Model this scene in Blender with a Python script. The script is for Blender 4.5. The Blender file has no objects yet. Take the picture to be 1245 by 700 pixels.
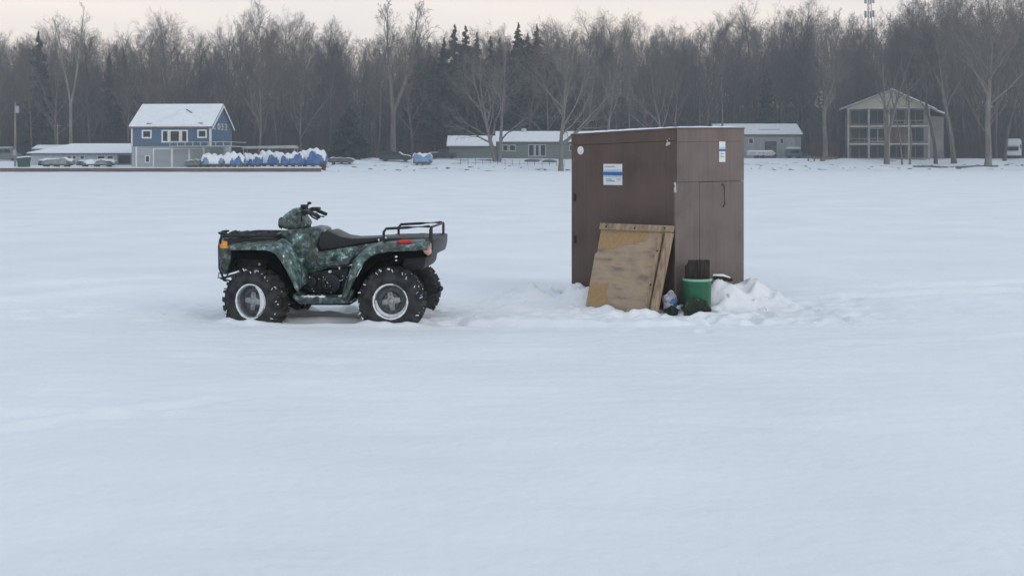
import bpy, bmesh, math, random
import numpy as np
from mathutils import Vector, Matrix

random.seed(7)
RNG = np.random.default_rng(11)
C = bpy.context.scene.collection
scene = bpy.context.scene
F_PX, CX, HY, EYE = 1400.0, 622.5, 195.0, 1.55      # survey figures of the photograph: focal length, centre, horizon, eye height
R = math.radians

# ------------------------------------------------------------------ materials
def mat(name, col, rough=0.7, vary=0.25, scale=6.0, bump=0.0, metallic=0.0, col2=None, detail=4.0, stretch=(1, 1, 1), spec=0.4, bscale=None):
    m = bpy.data.materials.new(name)
    m.use_nodes = True
    nt = m.node_tree
    b = nt.nodes['Principled BSDF']
    b.inputs['Roughness'].default_value = rough
    b.inputs['Metallic'].default_value = metallic
    b.inputs['Specular IOR Level'].default_value = spec
    tc = nt.nodes.new('ShaderNodeTexCoord')
    mp = nt.nodes.new('ShaderNodeMapping')
    mp.inputs['Scale'].default_value = stretch
    nt.links.new(tc.outputs['Object'], mp.inputs['Vector'])
    nz = nt.nodes.new('ShaderNodeTexNoise')
    nz.inputs['Scale'].default_value = scale
    nz.inputs['Detail'].default_value = detail
    nt.links.new(mp.outputs['Vector'], nz.inputs['Vector'])
    cr = nt.nodes.new('ShaderNodeValToRGB')
    c2 = col2 if col2 else tuple(c * (1 - vary) for c in col)
    c1 = col if col2 else tuple(min(1, c * (1 + vary * 0.6)) for c in col)
    cr.color_ramp.elements[0].position = 0.35
    cr.color_ramp.elements[1].position = 0.65
    cr.color_ramp.elements[0].color = (*c2, 1)
    cr.color_ramp.elements[1].color = (*c1, 1)
    nt.links.new(nz.outputs['Fac'], cr.inputs['Fac'])
    nt.links.new(cr.outputs['Color'], b.inputs['Base Color'])
    if bump:
        nb = nt.nodes.new('ShaderNodeTexNoise')
        nb.inputs['Scale'].default_value = bscale or scale * 3
        nb.inputs['Detail'].default_value = 6
        nt.links.new(mp.outputs['Vector'], nb.inputs['Vector'])
        bp = nt.nodes.new('ShaderNodeBump')
        bp.inputs['Strength'].default_value = bump
        bp.inputs['Distance'].default_value = 0.02
        nt.links.new(nb.outputs['Fac'], bp.inputs['Height'])
        nt.links.new(bp.outputs['Normal'], b.inputs['Normal'])
    return m

M = {}
M['snow'] = mat('snow', (.86, .88, .905), .75, 0.04, 0.5, 0.6, bscale=13, spec=.2)
M['snow_shore'] = mat('snow_shore', (.80, .84, .88), .8, 0.06, 0.25, 0.2, bscale=3, spec=.2)
M['snow_cap'] = mat('snow_cap', (.84, .87, .90), .8, 0.04, 1.5, 0.3, spec=.2)
M['bark_brown'] = mat('bark_brown', (.165, .130, .106), .9, .3, 1.5, stretch=(1, 1, .3))
M['bark'] = mat('bark', (.155, .138, .122), .9, .3, 1.5, stretch=(1, 1, .3))
M['bark_dark'] = mat('bark_dark', (.088, .078, .072), .9, .3, 1.5, stretch=(1, 1, .3))
M['bark_pale'] = mat('bark_pale', (.19, .175, .155), .9, .3, 1.2, stretch=(1, 1, .3))
M['needles'] = mat('needles', (.028, .046, .040), .8, .4, .6)
M['needles_blue'] = mat('needles_blue', (.022, .046, .040), .8, .4, .6)
M['brush'] = mat('brush', (.075, .060, .052), .9, .4, .15)
M['brush_red'] = mat('brush_red', (.11, .065, .05), .9, .3, .5)
M['hut_dark'] = None
M['arch'] = mat('matt_black_plastic', (.009, .010, .010), .95, .3, 8, spec=.05)
M['black'] = mat('black_plastic', (.012, .013, .014), .5, .3, 8)
M['rubber'] = mat('tyre_rubber', (.050, .053, .055), .85, .3, 9, .2, col2=(.013, .014, .015), detail=8)
M['seat'] = mat('seat_vinyl', (.016, .018, .02), .42, .2, 20, .15)
M['steel_dark'] = mat('dark_steel', (.035, .04, .045), .45, .2, 10, metallic=.3)
M['engine'] = mat('engine_metal', (.022, .026, .026), .5, .5, 16, .3, metallic=.2)
M['rim'] = mat('rim_steel', (.34, .355, .36), .5, .35, 12, .1, metallic=.3)
M['rim_dark'] = mat('rim_dish', (.10, .11, .115), .5, .35, 18, .1, metallic=.3)
M['amber'] = mat('amber_lens', (.85, .36, .04), .25, .15, 20)
M['red'] = mat('red_lens', (.50, .035, .03), .3, .25, 20)
M['lens_pale'] = mat('tail_lens', (.62, .34, .28), .3, .35, 25)
M['white'] = mat('white_paint', (.74, .75, .75), .6, .08, 4)
M['dirty_white'] = mat('dirty_white', (.52, .54, .54), .7, .2, 2)
M['glass'] = mat('window_glass', (.022, .028, .036), .25, .3, 1, spec=.25)
M['house_blue'] = mat('blue_siding', (.078, .138, .215), .75, .12, .8, stretch=(.2, .2, 6))
M['house_pale'] = mat('pale_siding', (.36, .39, .41), .75, .1, .8, stretch=(.2, .2, 6))
M['door_pale'] = mat('garage_door', (.33, .36, .38), .7, .08, .8, stretch=(.2, .2, 8))
M['house_green'] = mat('grey_green_siding', (.15, .18, .17), .8, .12, .7, stretch=(.2, .2, 6))
M['house_lite'] = mat('pale_blue_siding', (.40, .46, .49), .8, .1, .7, stretch=(4, .2, .2))
M['roof_dark'] = mat('roof_edge', (.13, .12, .12), .8, .2, 1)
M['stone_wall'] = mat('seawall_stone', (.15, .112, .108), .9, .3, .8, .3, stretch=(.3, 1, 3))
M['deck'] = mat('deck_rail', (.42, .43, .41), .8, .15, 2)
M['porch'] = mat('porch_siding', (.22, .215, .20), .8, .25, .5)
M['porch_brown'] = mat('brown_porch_wall', (.17, .125, .10), .8, .25, .5)
M['post'] = mat('grey_post', (.34, .33, .31), .8, .2, 1)
M['olive'] = mat('olive_gable', (.42, .41, .33), .8, .12, 1, stretch=(.3, .3, 5))
M['taupe'] = mat('taupe_post', (.46, .45, .42), .8, .2, 1)
M['recess'] = mat('porch_wall', (.12, .12, .122), .8, .3, .6)
M['tarp'] = mat('blue_tarp', (.06, .155, .39), .55, .3, 1.2, .3)
M['tarp_lite'] = mat('pale_blue_tarp', (.20, .33, .52), .55, .3, 1.2, .3)
M['grey_cover'] = mat('grey_cover', (.27, .29, .30), .7, .25, 1.5)
M['hull'] = mat('boat_hull', (.11, .12, .125), .5, .4, 1.5)
M['car_dark'] = mat('dark_car_paint', (.03, .034, .04), .3, .2, 1)
M['car_grey'] = mat('grey_car_paint', (.14, .155, .165), .35, .2, 1)
M['van_white'] = mat('camper_shell', (.58, .61, .63), .5, .1, 1)
M['pole'] = mat('pole_wood', (.22, .20, .18), .9, .25, 2, stretch=(1, 1, .2))
M['galv'] = mat('galvanised', (.35, .37, .38), .5, .1, 3, metallic=.4)
M['rock'] = mat('shore_rock', (.13, .125, .12), .9, .4, 1.2, .4)
M['log'] = mat('log_bark', (.16, .135, .11), .9, .3, 2)
M['dumpster'] = mat('green_metal', (.02, .075, .055), .6, .3, 2)
M['bucket'] = mat('green_bucket', (.019, .125, .058), .42, .18, 7, .05)
M['lip'] = mat('bucket_lip', (.26, .50, .38), .5, .1, 12)
M['bristle'] = mat('dark_bristle', (.098, .080, .072), .95, .45, 45, stretch=(3, 3, .15), spec=.1, col2=(.045, .038, .035))
M['bag_dark'] = mat('dark_fabric', (.024, .036, .024), .85, .4, 20, .5)
M['bag_clear'] = mat('plastic_bag', (.46, .50, .54), .35, .5, 22, .4)
M['bag_blue'] = mat('blue_plastic', (.09, .20, .38), .35, .3, 22, .3)
M['batten'] = mat('weathered_batten', (.36, .265, .18), .85, .35, 5, .3, stretch=(6, 6, 1))
M['rope'] = mat('brown_strap', (.15, .10, .065), .9, .3, 30)
M['sign_white'] = mat('sign_white', (.72, .76, .78), .5, .08, 9)
M['sign_blue'] = mat('sign_blue', (.04, .14, .36), .5, .2, 9)
M['sign_grey'] = mat('sign_grey', (.33, .36, .40), .5, .2, 9)
M['sign_pale'] = mat('sign_pale_blue', (.42, .60, .78), .5, .1, 9)

def node_mat(name):
    m = bpy.data.materials.new(name); m.use_nodes = True
    return m, m.node_tree, m.node_tree.nodes['Principled BSDF']

def ramp(nt, src, stops):
    cr = nt.nodes.new('ShaderNodeValToRGB')
    e = cr.color_ramp.elements
    while len(e) < len(stops): e.new(0.5)
    for i, (p, c) in enumerate(stops):
        e[i].position = p; e[i].color = (*c, 1)
    nt.links.new(src, cr.inputs['Fac'])
    return cr.outputs['Color']

def make_camo(name, k):
    m, nt, b = node_mat(name)
    tc = nt.nodes.new('ShaderNodeTexCoord')
    n1 = nt.nodes.new('ShaderNodeTexNoise'); n1.inputs['Scale'].default_value = 16; n1.inputs['Detail'].default_value = 6
    n1.inputs['Distortion'].default_value = .35; n1.inputs['Roughness'].default_value = .72
    nt.links.new(tc.outputs['Object'], n1.inputs['Vector'])
    c1 = ramp(nt, n1.outputs['Fac'], [(.37, (.008 * k, .011 * k, .011 * k)), (.43, (.045 * k, .072 * k, .068 * k)), (.49, (.055 * k, .055 * k, .045 * k)),
                                     (.525, (.11 * k, .20 * k, .195 * k)), (.57, (.07 * k, .075 * k, .062 * k)), (.63, (.42 * k, .56 * k, .55 * k))])
    n2 = nt.nodes.new('ShaderNodeTexNoise'); n2.inputs['Scale'].default_value = 5; n2.inputs['Detail'].default_value = 3
    nt.links.new(tc.outputs['Object'], n2.inputs['Vector'])
    c2 = ramp(nt, n2.outputs['Fac'], [(.36, (.62, .60, .55)), (.5, (.95, 1, 1)), (.64, (1.45, 1.7, 1.7))])
    mm = nt.nodes.new('ShaderNodeMix'); mm.data_type = 'RGBA'; mm.blend_type = 'MULTIPLY'; mm.inputs[0].default_value = 1
    nt.links.new(c1, mm.inputs[6]); nt.links.new(c2, mm.inputs[7]); c = mm.outputs[2]
    nt.links.new(c, b.inputs['Base Color'])
    b.inputs['Roughness'].default_value = .38
    b.inputs['Coat Weight'].default_value = .12
    b.inputs['Coat Roughness'].default_value = .25
    return m
M['camo'] = make_camo('camouflage_plastic', .95)
M['camo_dark'] = make_camo('dark_camouflage_plastic', .55)

def make_hut(name, base, dark):
    m, nt, b = node_mat(name)
    tc = nt.nodes.new('ShaderNodeTexCoord')
    mp = nt.nodes.new('ShaderNodeMapping'); mp.inputs['Scale'].default_value = (34, 34, .9)
    nt.links.new(tc.outputs['Object'], mp.inputs['Vector'])
    n1 = nt.nodes.new('ShaderNodeTexNoise'); n1.inputs['Scale'].default_value = 1.0; n1.inputs['Detail'].default_value = 5
    nt.links.new(mp.outputs['Vector'], n1.inputs['Vector'])
    n2 = nt.nodes.new('ShaderNodeTexNoise'); n2.inputs['Scale'].default_value = 2.2; n2.inputs['Detail'].default_value = 6
    nt.links.new(tc.outputs['Object'], n2.inputs['Vector'])
    c1 = ramp(nt, n1.outputs['Fac'], [(.3, dark), (.5, base), (.7, tuple(x * 1.12 for x in base))])
    c2 = ramp(nt, n2.outputs['Fac'], [(.32, (.72, .72, .72)), (.5, (1, 1, 1)), (.68, (1.16, 1.15, 1.15))])
    mx = nt.nodes.new('ShaderNodeMix'); mx.data_type = 'RGBA'; mx.blend_type = 'MULTIPLY'; mx.inputs[0].default_value = 1
    nt.links.new(c1, mx.inputs[6]); nt.links.new(c2, mx.inputs[7])
    # small chips of lost paint
    v = nt.nodes.new('ShaderNodeTexNoise'); v.inputs['Scale'].default_value = 26; v.inputs['Detail'].default_value = 2
    nt.links.new(tc.outputs['Object'], v.inputs['Vector'])
    fac = ramp(nt, v.outputs['Fac'], [(.765, (0, 0, 0)), (.79, (1, 1, 1))])
    mx2 = nt.nodes.new('ShaderNodeMix'); mx2.data_type = 'RGBA'
    nt.links.new(fac, mx2.inputs[0]); nt.links.new(mx.outputs[2], mx2.inputs[6]); mx2.inputs[7].default_value = (.25, .22, .19, 1)
    nt.links.new(mx2.outputs[2], b.inputs['Base Color'])
    b.inputs['Roughness'].default_value = .68
    bp = nt.nodes.new('ShaderNodeBump'); bp.inputs['Strength'].default_value = .12; bp.inputs['Distance'].default_value = .01
    nt.links.new(n1.outputs['Fac'], bp.inputs['Height']); nt.links.new(bp.outputs['Normal'], b.inputs['Normal'])
    return m
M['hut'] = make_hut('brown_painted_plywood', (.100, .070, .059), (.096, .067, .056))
M['hut_front'] = make_hut('lit_brown_plywood', (.148, .117, .106), (.136, .106, .095))  # same plywood, its base colour lightened for the stronger light on this face
M['hut_seam'] = mat('dark_brown_wood', (.035, .028, .026), .9, .2, 10)  # plain dark brown, worn by the panel's knots and the dark stick

def make_plywood():
    m, nt, b = node_mat('weathered_plywood')
    tc = nt.nodes.new('ShaderNodeTexCoord')
    mp = nt.nodes.new('ShaderNodeMapping'); mp.inputs['Scale'].default_value = (1.3, 1, 4.2)
    nt.links.new(tc.outputs['Object'], mp.inputs['Vector'])
    n1 = nt.nodes.new('ShaderNodeTexNoise'); n1.inputs['Scale'].default_value = 3.0; n1.inputs['Detail'].default_value = 7
    nt.links.new(mp.outputs['Vector'], n1.inputs['Vector'])
    c = ramp(nt, n1.outputs['Fac'], [(.30, (.20, .155, .12)), (.42, (.36, .275, .20)), (.56, (.44, .335, .235)), (.66, (.40, .27, .175)), (.76, (.29, .19, .13))])
    nt.links.new(c, b.inputs['Base Color'])
    b.inputs['Roughness'].default_value = .85
    return m
M['plywood'] = make_plywood()
M['osb'] = mat('yellow_wood_patch', (.47, .29, .12), .85, .3, 34, .3, col2=(.36, .25, .14))

# ------------------------------------------------------------------ mesh building
class MB:
    def __init__(s): s.v = []; s.f = []
    def add(s, vs, fs):
        o = len(s.v); s.v.extend([tuple(p) for p in vs]); s.f.extend([tuple(i + o for i in f) for f in fs]); return s
    def box(s, x0, x1, y0, y1, z0, z1):
        return s.add([(x0, y0, z0), (x1, y0, z0), (x1, y1, z0), (x0, y1, z0), (x0, y0, z1), (x1, y0, z1), (x1, y1, z1), (x0, y1, z1)],
                     [(0, 3, 2, 1), (4, 5, 6, 7), (0, 1, 5, 4), (1, 2, 6, 5), (2, 3, 7, 6), (3, 0, 4, 7)])
    def hexa(s, a, b):          # two quads, bottom and top
        return s.add(list(a) + list(b), [(0, 3, 2, 1), (4, 5, 6, 7), (0, 1, 5, 4), (1, 2, 6, 5), (2, 3, 7, 6), (3, 0, 4, 7)])
    def tube(s, pts, r, n=8, caps=True):
        pts = [Vector(p) for p in pts]
        rr = r if isinstance(r, (list, tuple)) else [r] * len(pts)
        o = len(s.v); up = None
        for i, p in enumerate(pts):
            t = (pts[min(i + 1, len(pts) - 1)] - pts[max(i - 1, 0)])
            t = t.normalized() if t.length > 1e-9 else Vector((0, 0, 1))
            if up is None: up = Vector((0, 0, 1)) if abs(t.z) < .9 else Vector((1, 0, 0))
            a = t.cross(up)
            if a.length < 1e-6: a = t.cross(Vector((0, 1, 0)))
            a.normalize(); b = t.cross(a).normalized(); up = -b if False else up
            for k in range(n):
                q = 2 * math.pi * k / n
                s.v.append(tuple(p + a * (math.cos(q) * rr[i]) + b * (math.sin(q) * rr[i])))
        for i in range(len(pts) - 1):
            for k in range(n):
                k2 = (k + 1) % n
                s.f.append((o + i * n + k, o + i * n + k2, o + (i + 1) * n + k2, o + (i + 1) * n + k))
        if caps:
            s.f.append(tuple(o + k for k in reversed(range(n))))
            s.f.append(tuple(o + (len(pts) - 1) * n + k for k in range(n)))
        return s
    def lathe(s, prof, n=40, centre=(0, 0, 0), a0=0, a1=2 * math.pi):   # profile (r, y) round the local y axis
        o = len(s.v); full = abs(a1 - a0 - 2 * math.pi) < 1e-6; m = n if full else n + 1
        for k in range(m):
            q = a0 + (a1 - a0) * k / n
            for r, y in prof:
                s.v.append((centre[0] + r * math.cos(q), centre[1] + y, centre[2] + r * math.sin(q)))
        P = len(prof)
        for k in range(n):
            k2 = (k + 1) % m
            for i in range(P - 1):
                s.f.append((o + k * P + i, o + k * P + i + 1, o + k2 * P + i + 1, o + k2 * P + i))
        return s
    def prism(s, poly, y0, y1):                     # polygon in (x, z) drawn out along y
        n = len(poly); o = len(s.v)
        for y in (y0, y1):
            for x, z in poly: s.v.append((x, y, z))
        s.f.append(tuple(o + i for i in range(n))); s.f.append(tuple(o + n + i for i in reversed(range(n))))
        for i in range(n):
            j = (i + 1) % n
            s.f.append((o + i, o + n + i, o + n + j, o + j))
        return s
    def lump(s, c, rad, seed=0, rough=.25, n=2, flat=None):
        bm = bmesh.new(); bmesh.ops.create_icosphere(bm, subdivisions=n, radius=1)
        rn = random.Random(seed); ph = [rn.uniform(0, 6.28) for _ in range(9)]
        vs = []
        for v in bm.verts:
            p = v.co
            k = 1 + rough * (math.sin(3.1 * p.x + ph[0]) * math.sin(2.7 * p.y + ph[1]) + .6 * math.sin(5.3 * p.z + ph[2] + 4 * p.x) + .4 * math.sin(8 * p.y + ph[3] + 6 * p.z))
            q = Vector((p.x * rad[0] * k, p.y * rad[1] * k, p.z * rad[2] * k))
            if flat is not None and q.z < flat: q.z = flat
            vs.append((c[0] + q.x, c[1] + q.y, c[2] + q.z))
        s.add(vs, [tuple(v.index for v in f.verts) for f in bm.faces]); bm.free(); return s
    def build(s, name, material, parent=None, bevel=0, seg=2, smooth=30, tri=False, loc=None, rot=None):
        me = bpy.data.meshes.new(name)
        me.from_pydata(s.v, [], s.f)
        bm = bmesh.new(); bm.from_mesh(me)
        bmesh.ops.recalc_face_normals(bm, faces=bm.faces)
        if bevel:
            es = [e for e in bm.edges if len(e.link_faces) == 2 and e.calc_face_angle(0) > R(32)]
            bmesh.ops.bevel(bm, geom=es, offset=bevel, segments=seg, profile=.5, affect='EDGES', clamp_overlap=True)
        bm.to_mesh(me); bm.free()
        if smooth:
            me.shade_smooth(); me.set_sharp_from_angle(angle=R(smooth))
        me.materials.append(material)
        o = bpy.data.objects.new(name, me); C.objects.link(o)
        if parent is not None: o.parent = parent
        if loc is not None: o.location = loc
        if rot is not None: o.rotation_euler = rot
        return o

def np_mesh(name, v, faces, material, parent=None, smooth=False):
    """v (n,3); faces: list of int arrays (m,k) for k = 3 or 4"""
    me = bpy.data.meshes.new(name)
    loops = np.concatenate([f.ravel() for f in faces]).astype(np.int32)
    sizes = np.concatenate([np.full(len(f), f.shape[1]) for f in faces]).astype(np.int32)
    starts = np.concatenate([[0], np.cumsum(sizes)[:-1]]).astype(np.int32)
    me.vertices.add(len(v)); me.vertices.foreach_set('co', np.asarray(v, np.float32).ravel())
    me.loops.add(len(loops)); me.loops.foreach_set('vertex_index', loops)
    me.polygons.add(len(sizes)); me.polygons.foreach_set('loop_start', starts); me.polygons.foreach_set('loop_total', sizes)
    me.update(calc_edges=True); me.validate()
    if smooth: me.shade_smooth()
    me.materials.append(material)
    o = bpy.data.objects.new(name, me); C.objects.link(o)
    if parent is not None: o.parent = parent
    return o

def tag(o, label=None, cat=None, group=None, kind=None):
    if label: o['label'] = label
    if cat: o['category'] = cat
    if group: o['group'] = group
    if kind: o['kind'] = kind
    return o

def thing(name, label, cat, loc=(0, 0, 0), rz=0, group=None):
    o = bpy.data.objects.new(name, None); C.objects.link(o)
    o.location = loc; o.rotation_euler = (0, 0, rz)
    return tag(o, label, cat, group)

def dup(root, loc, rz=0, scale=(1, 1, 1), label=None, group=None):
    r = root.copy(); C.objects.link(r); r.location = loc; r.rotation_euler = (0, 0, rz); r.scale = scale
    if label: r['label'] = label
    if group: r['group'] = group
    for ch in list(root.children):
        c = ch.copy(); C.objects.link(c); c.parent = r
        for g in list(ch.children):
            d = g.copy(); C.objects.link(d); d.parent = c
    return r

class Fr:
    """a local frame standing in the world; at() measures a point of the photograph on the local plane y = ly"""
    def __init__(s, loc, yaw=0): s.loc = Vector(loc); s.yaw = yaw
    def at(s, px, py, ly=0.0):
        c, n = math.cos(-s.yaw), math.sin(-s.yaw)
        d = Vector(((px - CX) / F_PX, 1, -(py - HY) / F_PX)); o = Vector((0, 0, EYE)) - s.loc
        d = Vector((c * d.x - n * d.y, n * d.x + c * d.y, d.z)); o = Vector((c * o.x - n * o.y, n * o.x + c * o.y, o.z))
        t = (ly - o.y) / d.y
        return (o.x + t * d.x, o.z + t * d.z)

def wp(px, py, Y): return Vector(((px - CX) * Y / F_PX, Y, EYE - (py - HY) * Y / F_PX))

# ------------------------------------------------------------------ noise
def vnoise(x, y, seed):
    xi = np.floor(x).astype(np.int64); yi = np.floor(y).astype(np.int64)
    xf = x - xi; yf = y - yi
    def h(a, b):
        n = (a * 374761393 + b * 668265263 + seed * 2147483647) & 0xffffffff
        n = ((n ^ (n >> 13)) * 1274126177) & 0xffffffff
        return ((n ^ (n >> 16)) & 0xffff) / 65535.0
    u = xf * xf * (3 - 2 * xf); w = yf * yf * (3 - 2 * yf)
    return (h(xi, yi) * (1 - u) + h(xi + 1, yi) * u) * (1 - w) + (h(xi, yi + 1) * (1 - u) + h(xi + 1, yi + 1) * u) * w
def fbm(x, y, seed, octs=4, gain=.5):
    t = 0; a = 1; n = 0
    for k in range(octs):
        t = t + a * (vnoise(x * 2 ** k, y * 2 ** k, seed + k * 17) - .5); n += a; a *= gain
    return t / n
def sstep(a, b, x):
    t = np.clip((x - a) / (b - a), 0, 1); return t * t * (3 - 2 * t)

# ------------------------------------------------------------------ the frozen lake
HUT_C = np.array([1.69, 11.86]); HUT_L = np.array([-1.024, 1.0]); HUT_R = np.array([.875, .896])
ATV_LOC = (-1.77, 11.52, 0.0); ATV_YAW = R(-5.5)
ATVF = Fr(ATV_LOC, ATV_YAW)
FW = ATVF.at(307, 367, -.56); RW = ATVF.at(474, 367, -.56)
WHEEL_R = .325

def lp(px, py): return ((px - CX) * EYE / (py - HY), F_PX * EYE / (py - HY))
TRACKS = [(*lp(a, b), *lp(c, d), w_, h_) for a, b, c, d, w_, h_ in (
    (-60, 528, 285, 484, .09, .035), (-40, 500, 240, 505, .07, .02), (-40, 276, 262, 263, .35, .09), (560, 268, 690, 262, .3, .07), (915, 247, 1300, 243, .6, .12),
    (930, 276, 1300, 270, .3, .08), (-40, 366, 262, 347, .14, .05), (-40, 352, 262, 336, .14, .045), (950, 366, 1300, 352, .14, .05), (960, 352, 1300, 341, .14, .045),
    (560, 322, 690, 330, .2, .05), (-40, 236, 690, 232, .8, .10), (560, 545, 850, 538, .06, .016), (1000, 420, 1300, 405, .10, .02), (700, 440, 1000, 452, .08, .015), (200, 430, 480, 440, .09, .018))]
_r = random.Random(77)
FEET = []
for _k in range(26):          # a few walks between the vehicle and the hut, and milling about the door
    FEET.append((-.9 + _k * .115 + _r.gauss(0, .03), 11.15 + .025 * _k + (.11 if _k % 2 else -.11) + _r.gauss(0, .05), _r.gauss(.2, .2), _r.uniform(.025, .05)))
for _k in range(30):
    FEET.append((-.8 + _k * .11 + _r.gauss(0, .05), 12.35 - .01 * _k + (.12 if _k % 2 else -.12) + _r.gauss(0, .06), _r.gauss(0, .25), _r.uniform(.025, .05)))
for _k in range(46):
    FEET.append((_r.gauss(1.8, .9), _r.gauss(11.35, .32), _r.uniform(0, 6.28), _r.uniform(.015, .035)))
for _k in range(16):
    FEET.append((_r.gauss(3.0, .7), _r.gauss(12.2, .5), _r.uniform(0, 6.28), _r.uniform(.02, .05)))
for _k in range(30):
    FEET.append((_r.gauss(-4.6, 1.2), _r.gauss(12.0, .5), _r.gauss(0, .5), _r.uniform(.02, .04)))

def lake_height(x, y):
    z = .06 * fbm(x * .20, y * .55, 3, 3) + .042 * fbm(x * .7, y * 2.6, 9, 3)
    z = z + .024 * fbm(x * 2.2, y * 6.5, 21, 4, .6) * (y < 60)
    z = z + .007 * fbm(x * 5, y * 15, 27, 3, .6) * (y < 14)
    # trodden ground round the hut and along the vehicle's path
    trod = np.exp(-((y - 12.0 - .04 * x) / 1.05) ** 2) * (.5 + .6 * np.exp(-((x - .6) / 3.6) ** 2))
    z = z + trod * (.055 * fbm(x * 2.4, y * 3.4, 31, 4, .6) + .03 * fbm(x * 7, y * 8, 41, 2))
    trail = np.exp(-((y - 24 - .15 * x) / 1.6) ** 2)
    z = z + trail * .06 * fbm(x * 1.1, y * 1.6, 47, 3)
    # old half drifted tracks crossing the lake: ends (x, y), breadth, depth
    for k, (xa, ya, xb, yb, br, dp) in enumerate(TRACKS):
        ux, uy = xb - xa, yb - ya; L = math.hypot(ux, uy); ux /= L; uy /= L
        t = (x - xa) * ux + (y - ya) * uy; q = -(x - xa) * uy + (y - ya) * ux + .35 * br * 4 * fbm(t * .35, t * 0 + k, 200 + k, 2)
        fade = sstep(-.05 * L, .12 * L, t) * sstep(1.1 * L, .8 * L, t) * (.45 + .9 * vnoise(t * .6, t * 0 + k, 210 + k))
        z = z + fade * dp * (-np.exp(-(q / br) ** 2) + .5 * np.exp(-((q - 1.7 * br) / (.7 * br)) ** 2) + .25 * np.exp(-((q + 1.7 * br) / (.7 * br)) ** 2)) * (1 + 1.6 * fbm(t * 3, q * 4, 220 + k, 2))
    # footprints
    near = (y > 9) & (y < 16) & (np.abs(x) < 8)
    if np.any(near):
        xn, yn = x[near], y[near]; zn = np.zeros_like(xn)
        for fx, fy, fa, fd in FEET:
            c, n = math.cos(fa), math.sin(fa)
            u = ((xn - fx) * c + (yn - fy) * n) / .15; v = (-(xn - fx) * n + (yn - fy) * c) / .065
            d = u * u + v * v; m = d < 9
            zn[m] += fd * (-np.exp(-d[m] ** 2) + .28 * np.exp(-((np.sqrt(d[m]) - 1.5) / .4) ** 2))
        z = z.copy(); z[near] += zn
    # wheel ruts left behind the vehicle
    c, s = math.cos(ATV_YAW), math.sin(ATV_YAW)
    lx = (x - ATV_LOC[0]) * c + (y - ATV_LOC[1]) * s; ly = -(x - ATV_LOC[0]) * s + (y - ATV_LOC[1]) * c
    for side in (-.45, .45):
        q = ly - side - .05 * np.maximum(lx - .7, 0) ** 1.5
        rut = np.exp(-(q / .12) ** 4) * sstep(-.75, -.55, lx) * sstep(6.5, 2.0, lx)
        berm = np.exp(-((np.abs(q) - .19) / .06) ** 2) * sstep(-.75, -.55, lx) * sstep(6, 2.0, lx)
        z = z - rut * (.045 + .03 * fbm(lx * 5, ly * 3, 61, 2)) + berm * (.02 + .03 * fbm(lx * 4, ly * 6, 67, 2))
    # snow squeezed up round the wheels
    for w in (FW, RW):
        for side in (-.45, .45):
            d = np.hypot((lx - w[0]) / 1.25, (ly - side) / .75)
            z = z + .035 * np.exp(-((d - .24) / .07) ** 2) * (1 + 2.0 * fbm(lx * 9, ly * 9, 71, 2))
    # banked snow against the hut
    def blob(cx, cy, rx, ry, h, ang=0.0, rough=.3, sd=81):
        ca, sa = math.cos(ang), math.sin(ang)
        u = ((x - cx) * ca + (y - cy) * sa) / rx; v = (-(x - cx) * sa + (y - cy) * ca) / ry
        d = u * u + v * v
        return h * np.exp(-d * d * .8 - d * .25) * (1 + rough * 2.2 * fbm(x * 4.5, y * 4.5, sd, 3, .6) + rough * 1.5 * fbm(x * 12, y * 12, sd + 3, 3, .7))
    z = z + blob(2.38, 12.32, .38, .30, .175, .5, .35, 83) + blob(2.72, 12.34, .26, .20, .13, .1, .8, 85) + blob(2.15, 12.10, .28, .2, .12, .6, .5, 87)
    z = z + blob(.80, 12.60, .27, .18, .15, -.75, .4, 89) + blob(.42, 12.90, .34, .26, .075, -.3, 1.2, 91) + blob(1.25, 12.25, .5, .22, .03, -.75, .5, 93)
    z = z + blob(1.9, 11.72, .6, .16, .02, .1, .6, 95) + blob(.05, 12.9, .35, .3, .06, 0, 1.3, 97)
    return z

def make_lake():
    rows = np.concatenate([[-150, -60, -20, -6, -1], np.exp(np.linspace(math.log(1.2), math.log(6.5), 110)),
                           np.linspace(6.55, 15.5, 330), np.exp(np.linspace(math.log(15.55), math.log(235), 190))])
    u = np.linspace(-1, 1, 821); u = np.sign(u) * (np.abs(u) * .42 + .58 * np.abs(u) ** 2.6)
    Y, U = np.meshgrid(rows, u, indexing='ij')
    X = U * (np.abs(Y) * .95 + 9)
    Z = lake_height(X, Y)
    v = np.stack([X, Y, Z], -1).reshape(-1, 3)
    nr, nc = Y.shape
    i = np.arange(nr * nc).reshape(nr, nc)
    q = np.stack([i[:-1, :-1], i[:-1, 1:], i[1:, 1:], i[1:, :-1]], -1).reshape(-1, 4)
    o = np_mesh('frozen_lake', v, [q], M['snow'], smooth=True)
    tag(o, 'snow covered frozen lake surface', 'lake', kind='structure')
make_lake()

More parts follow.
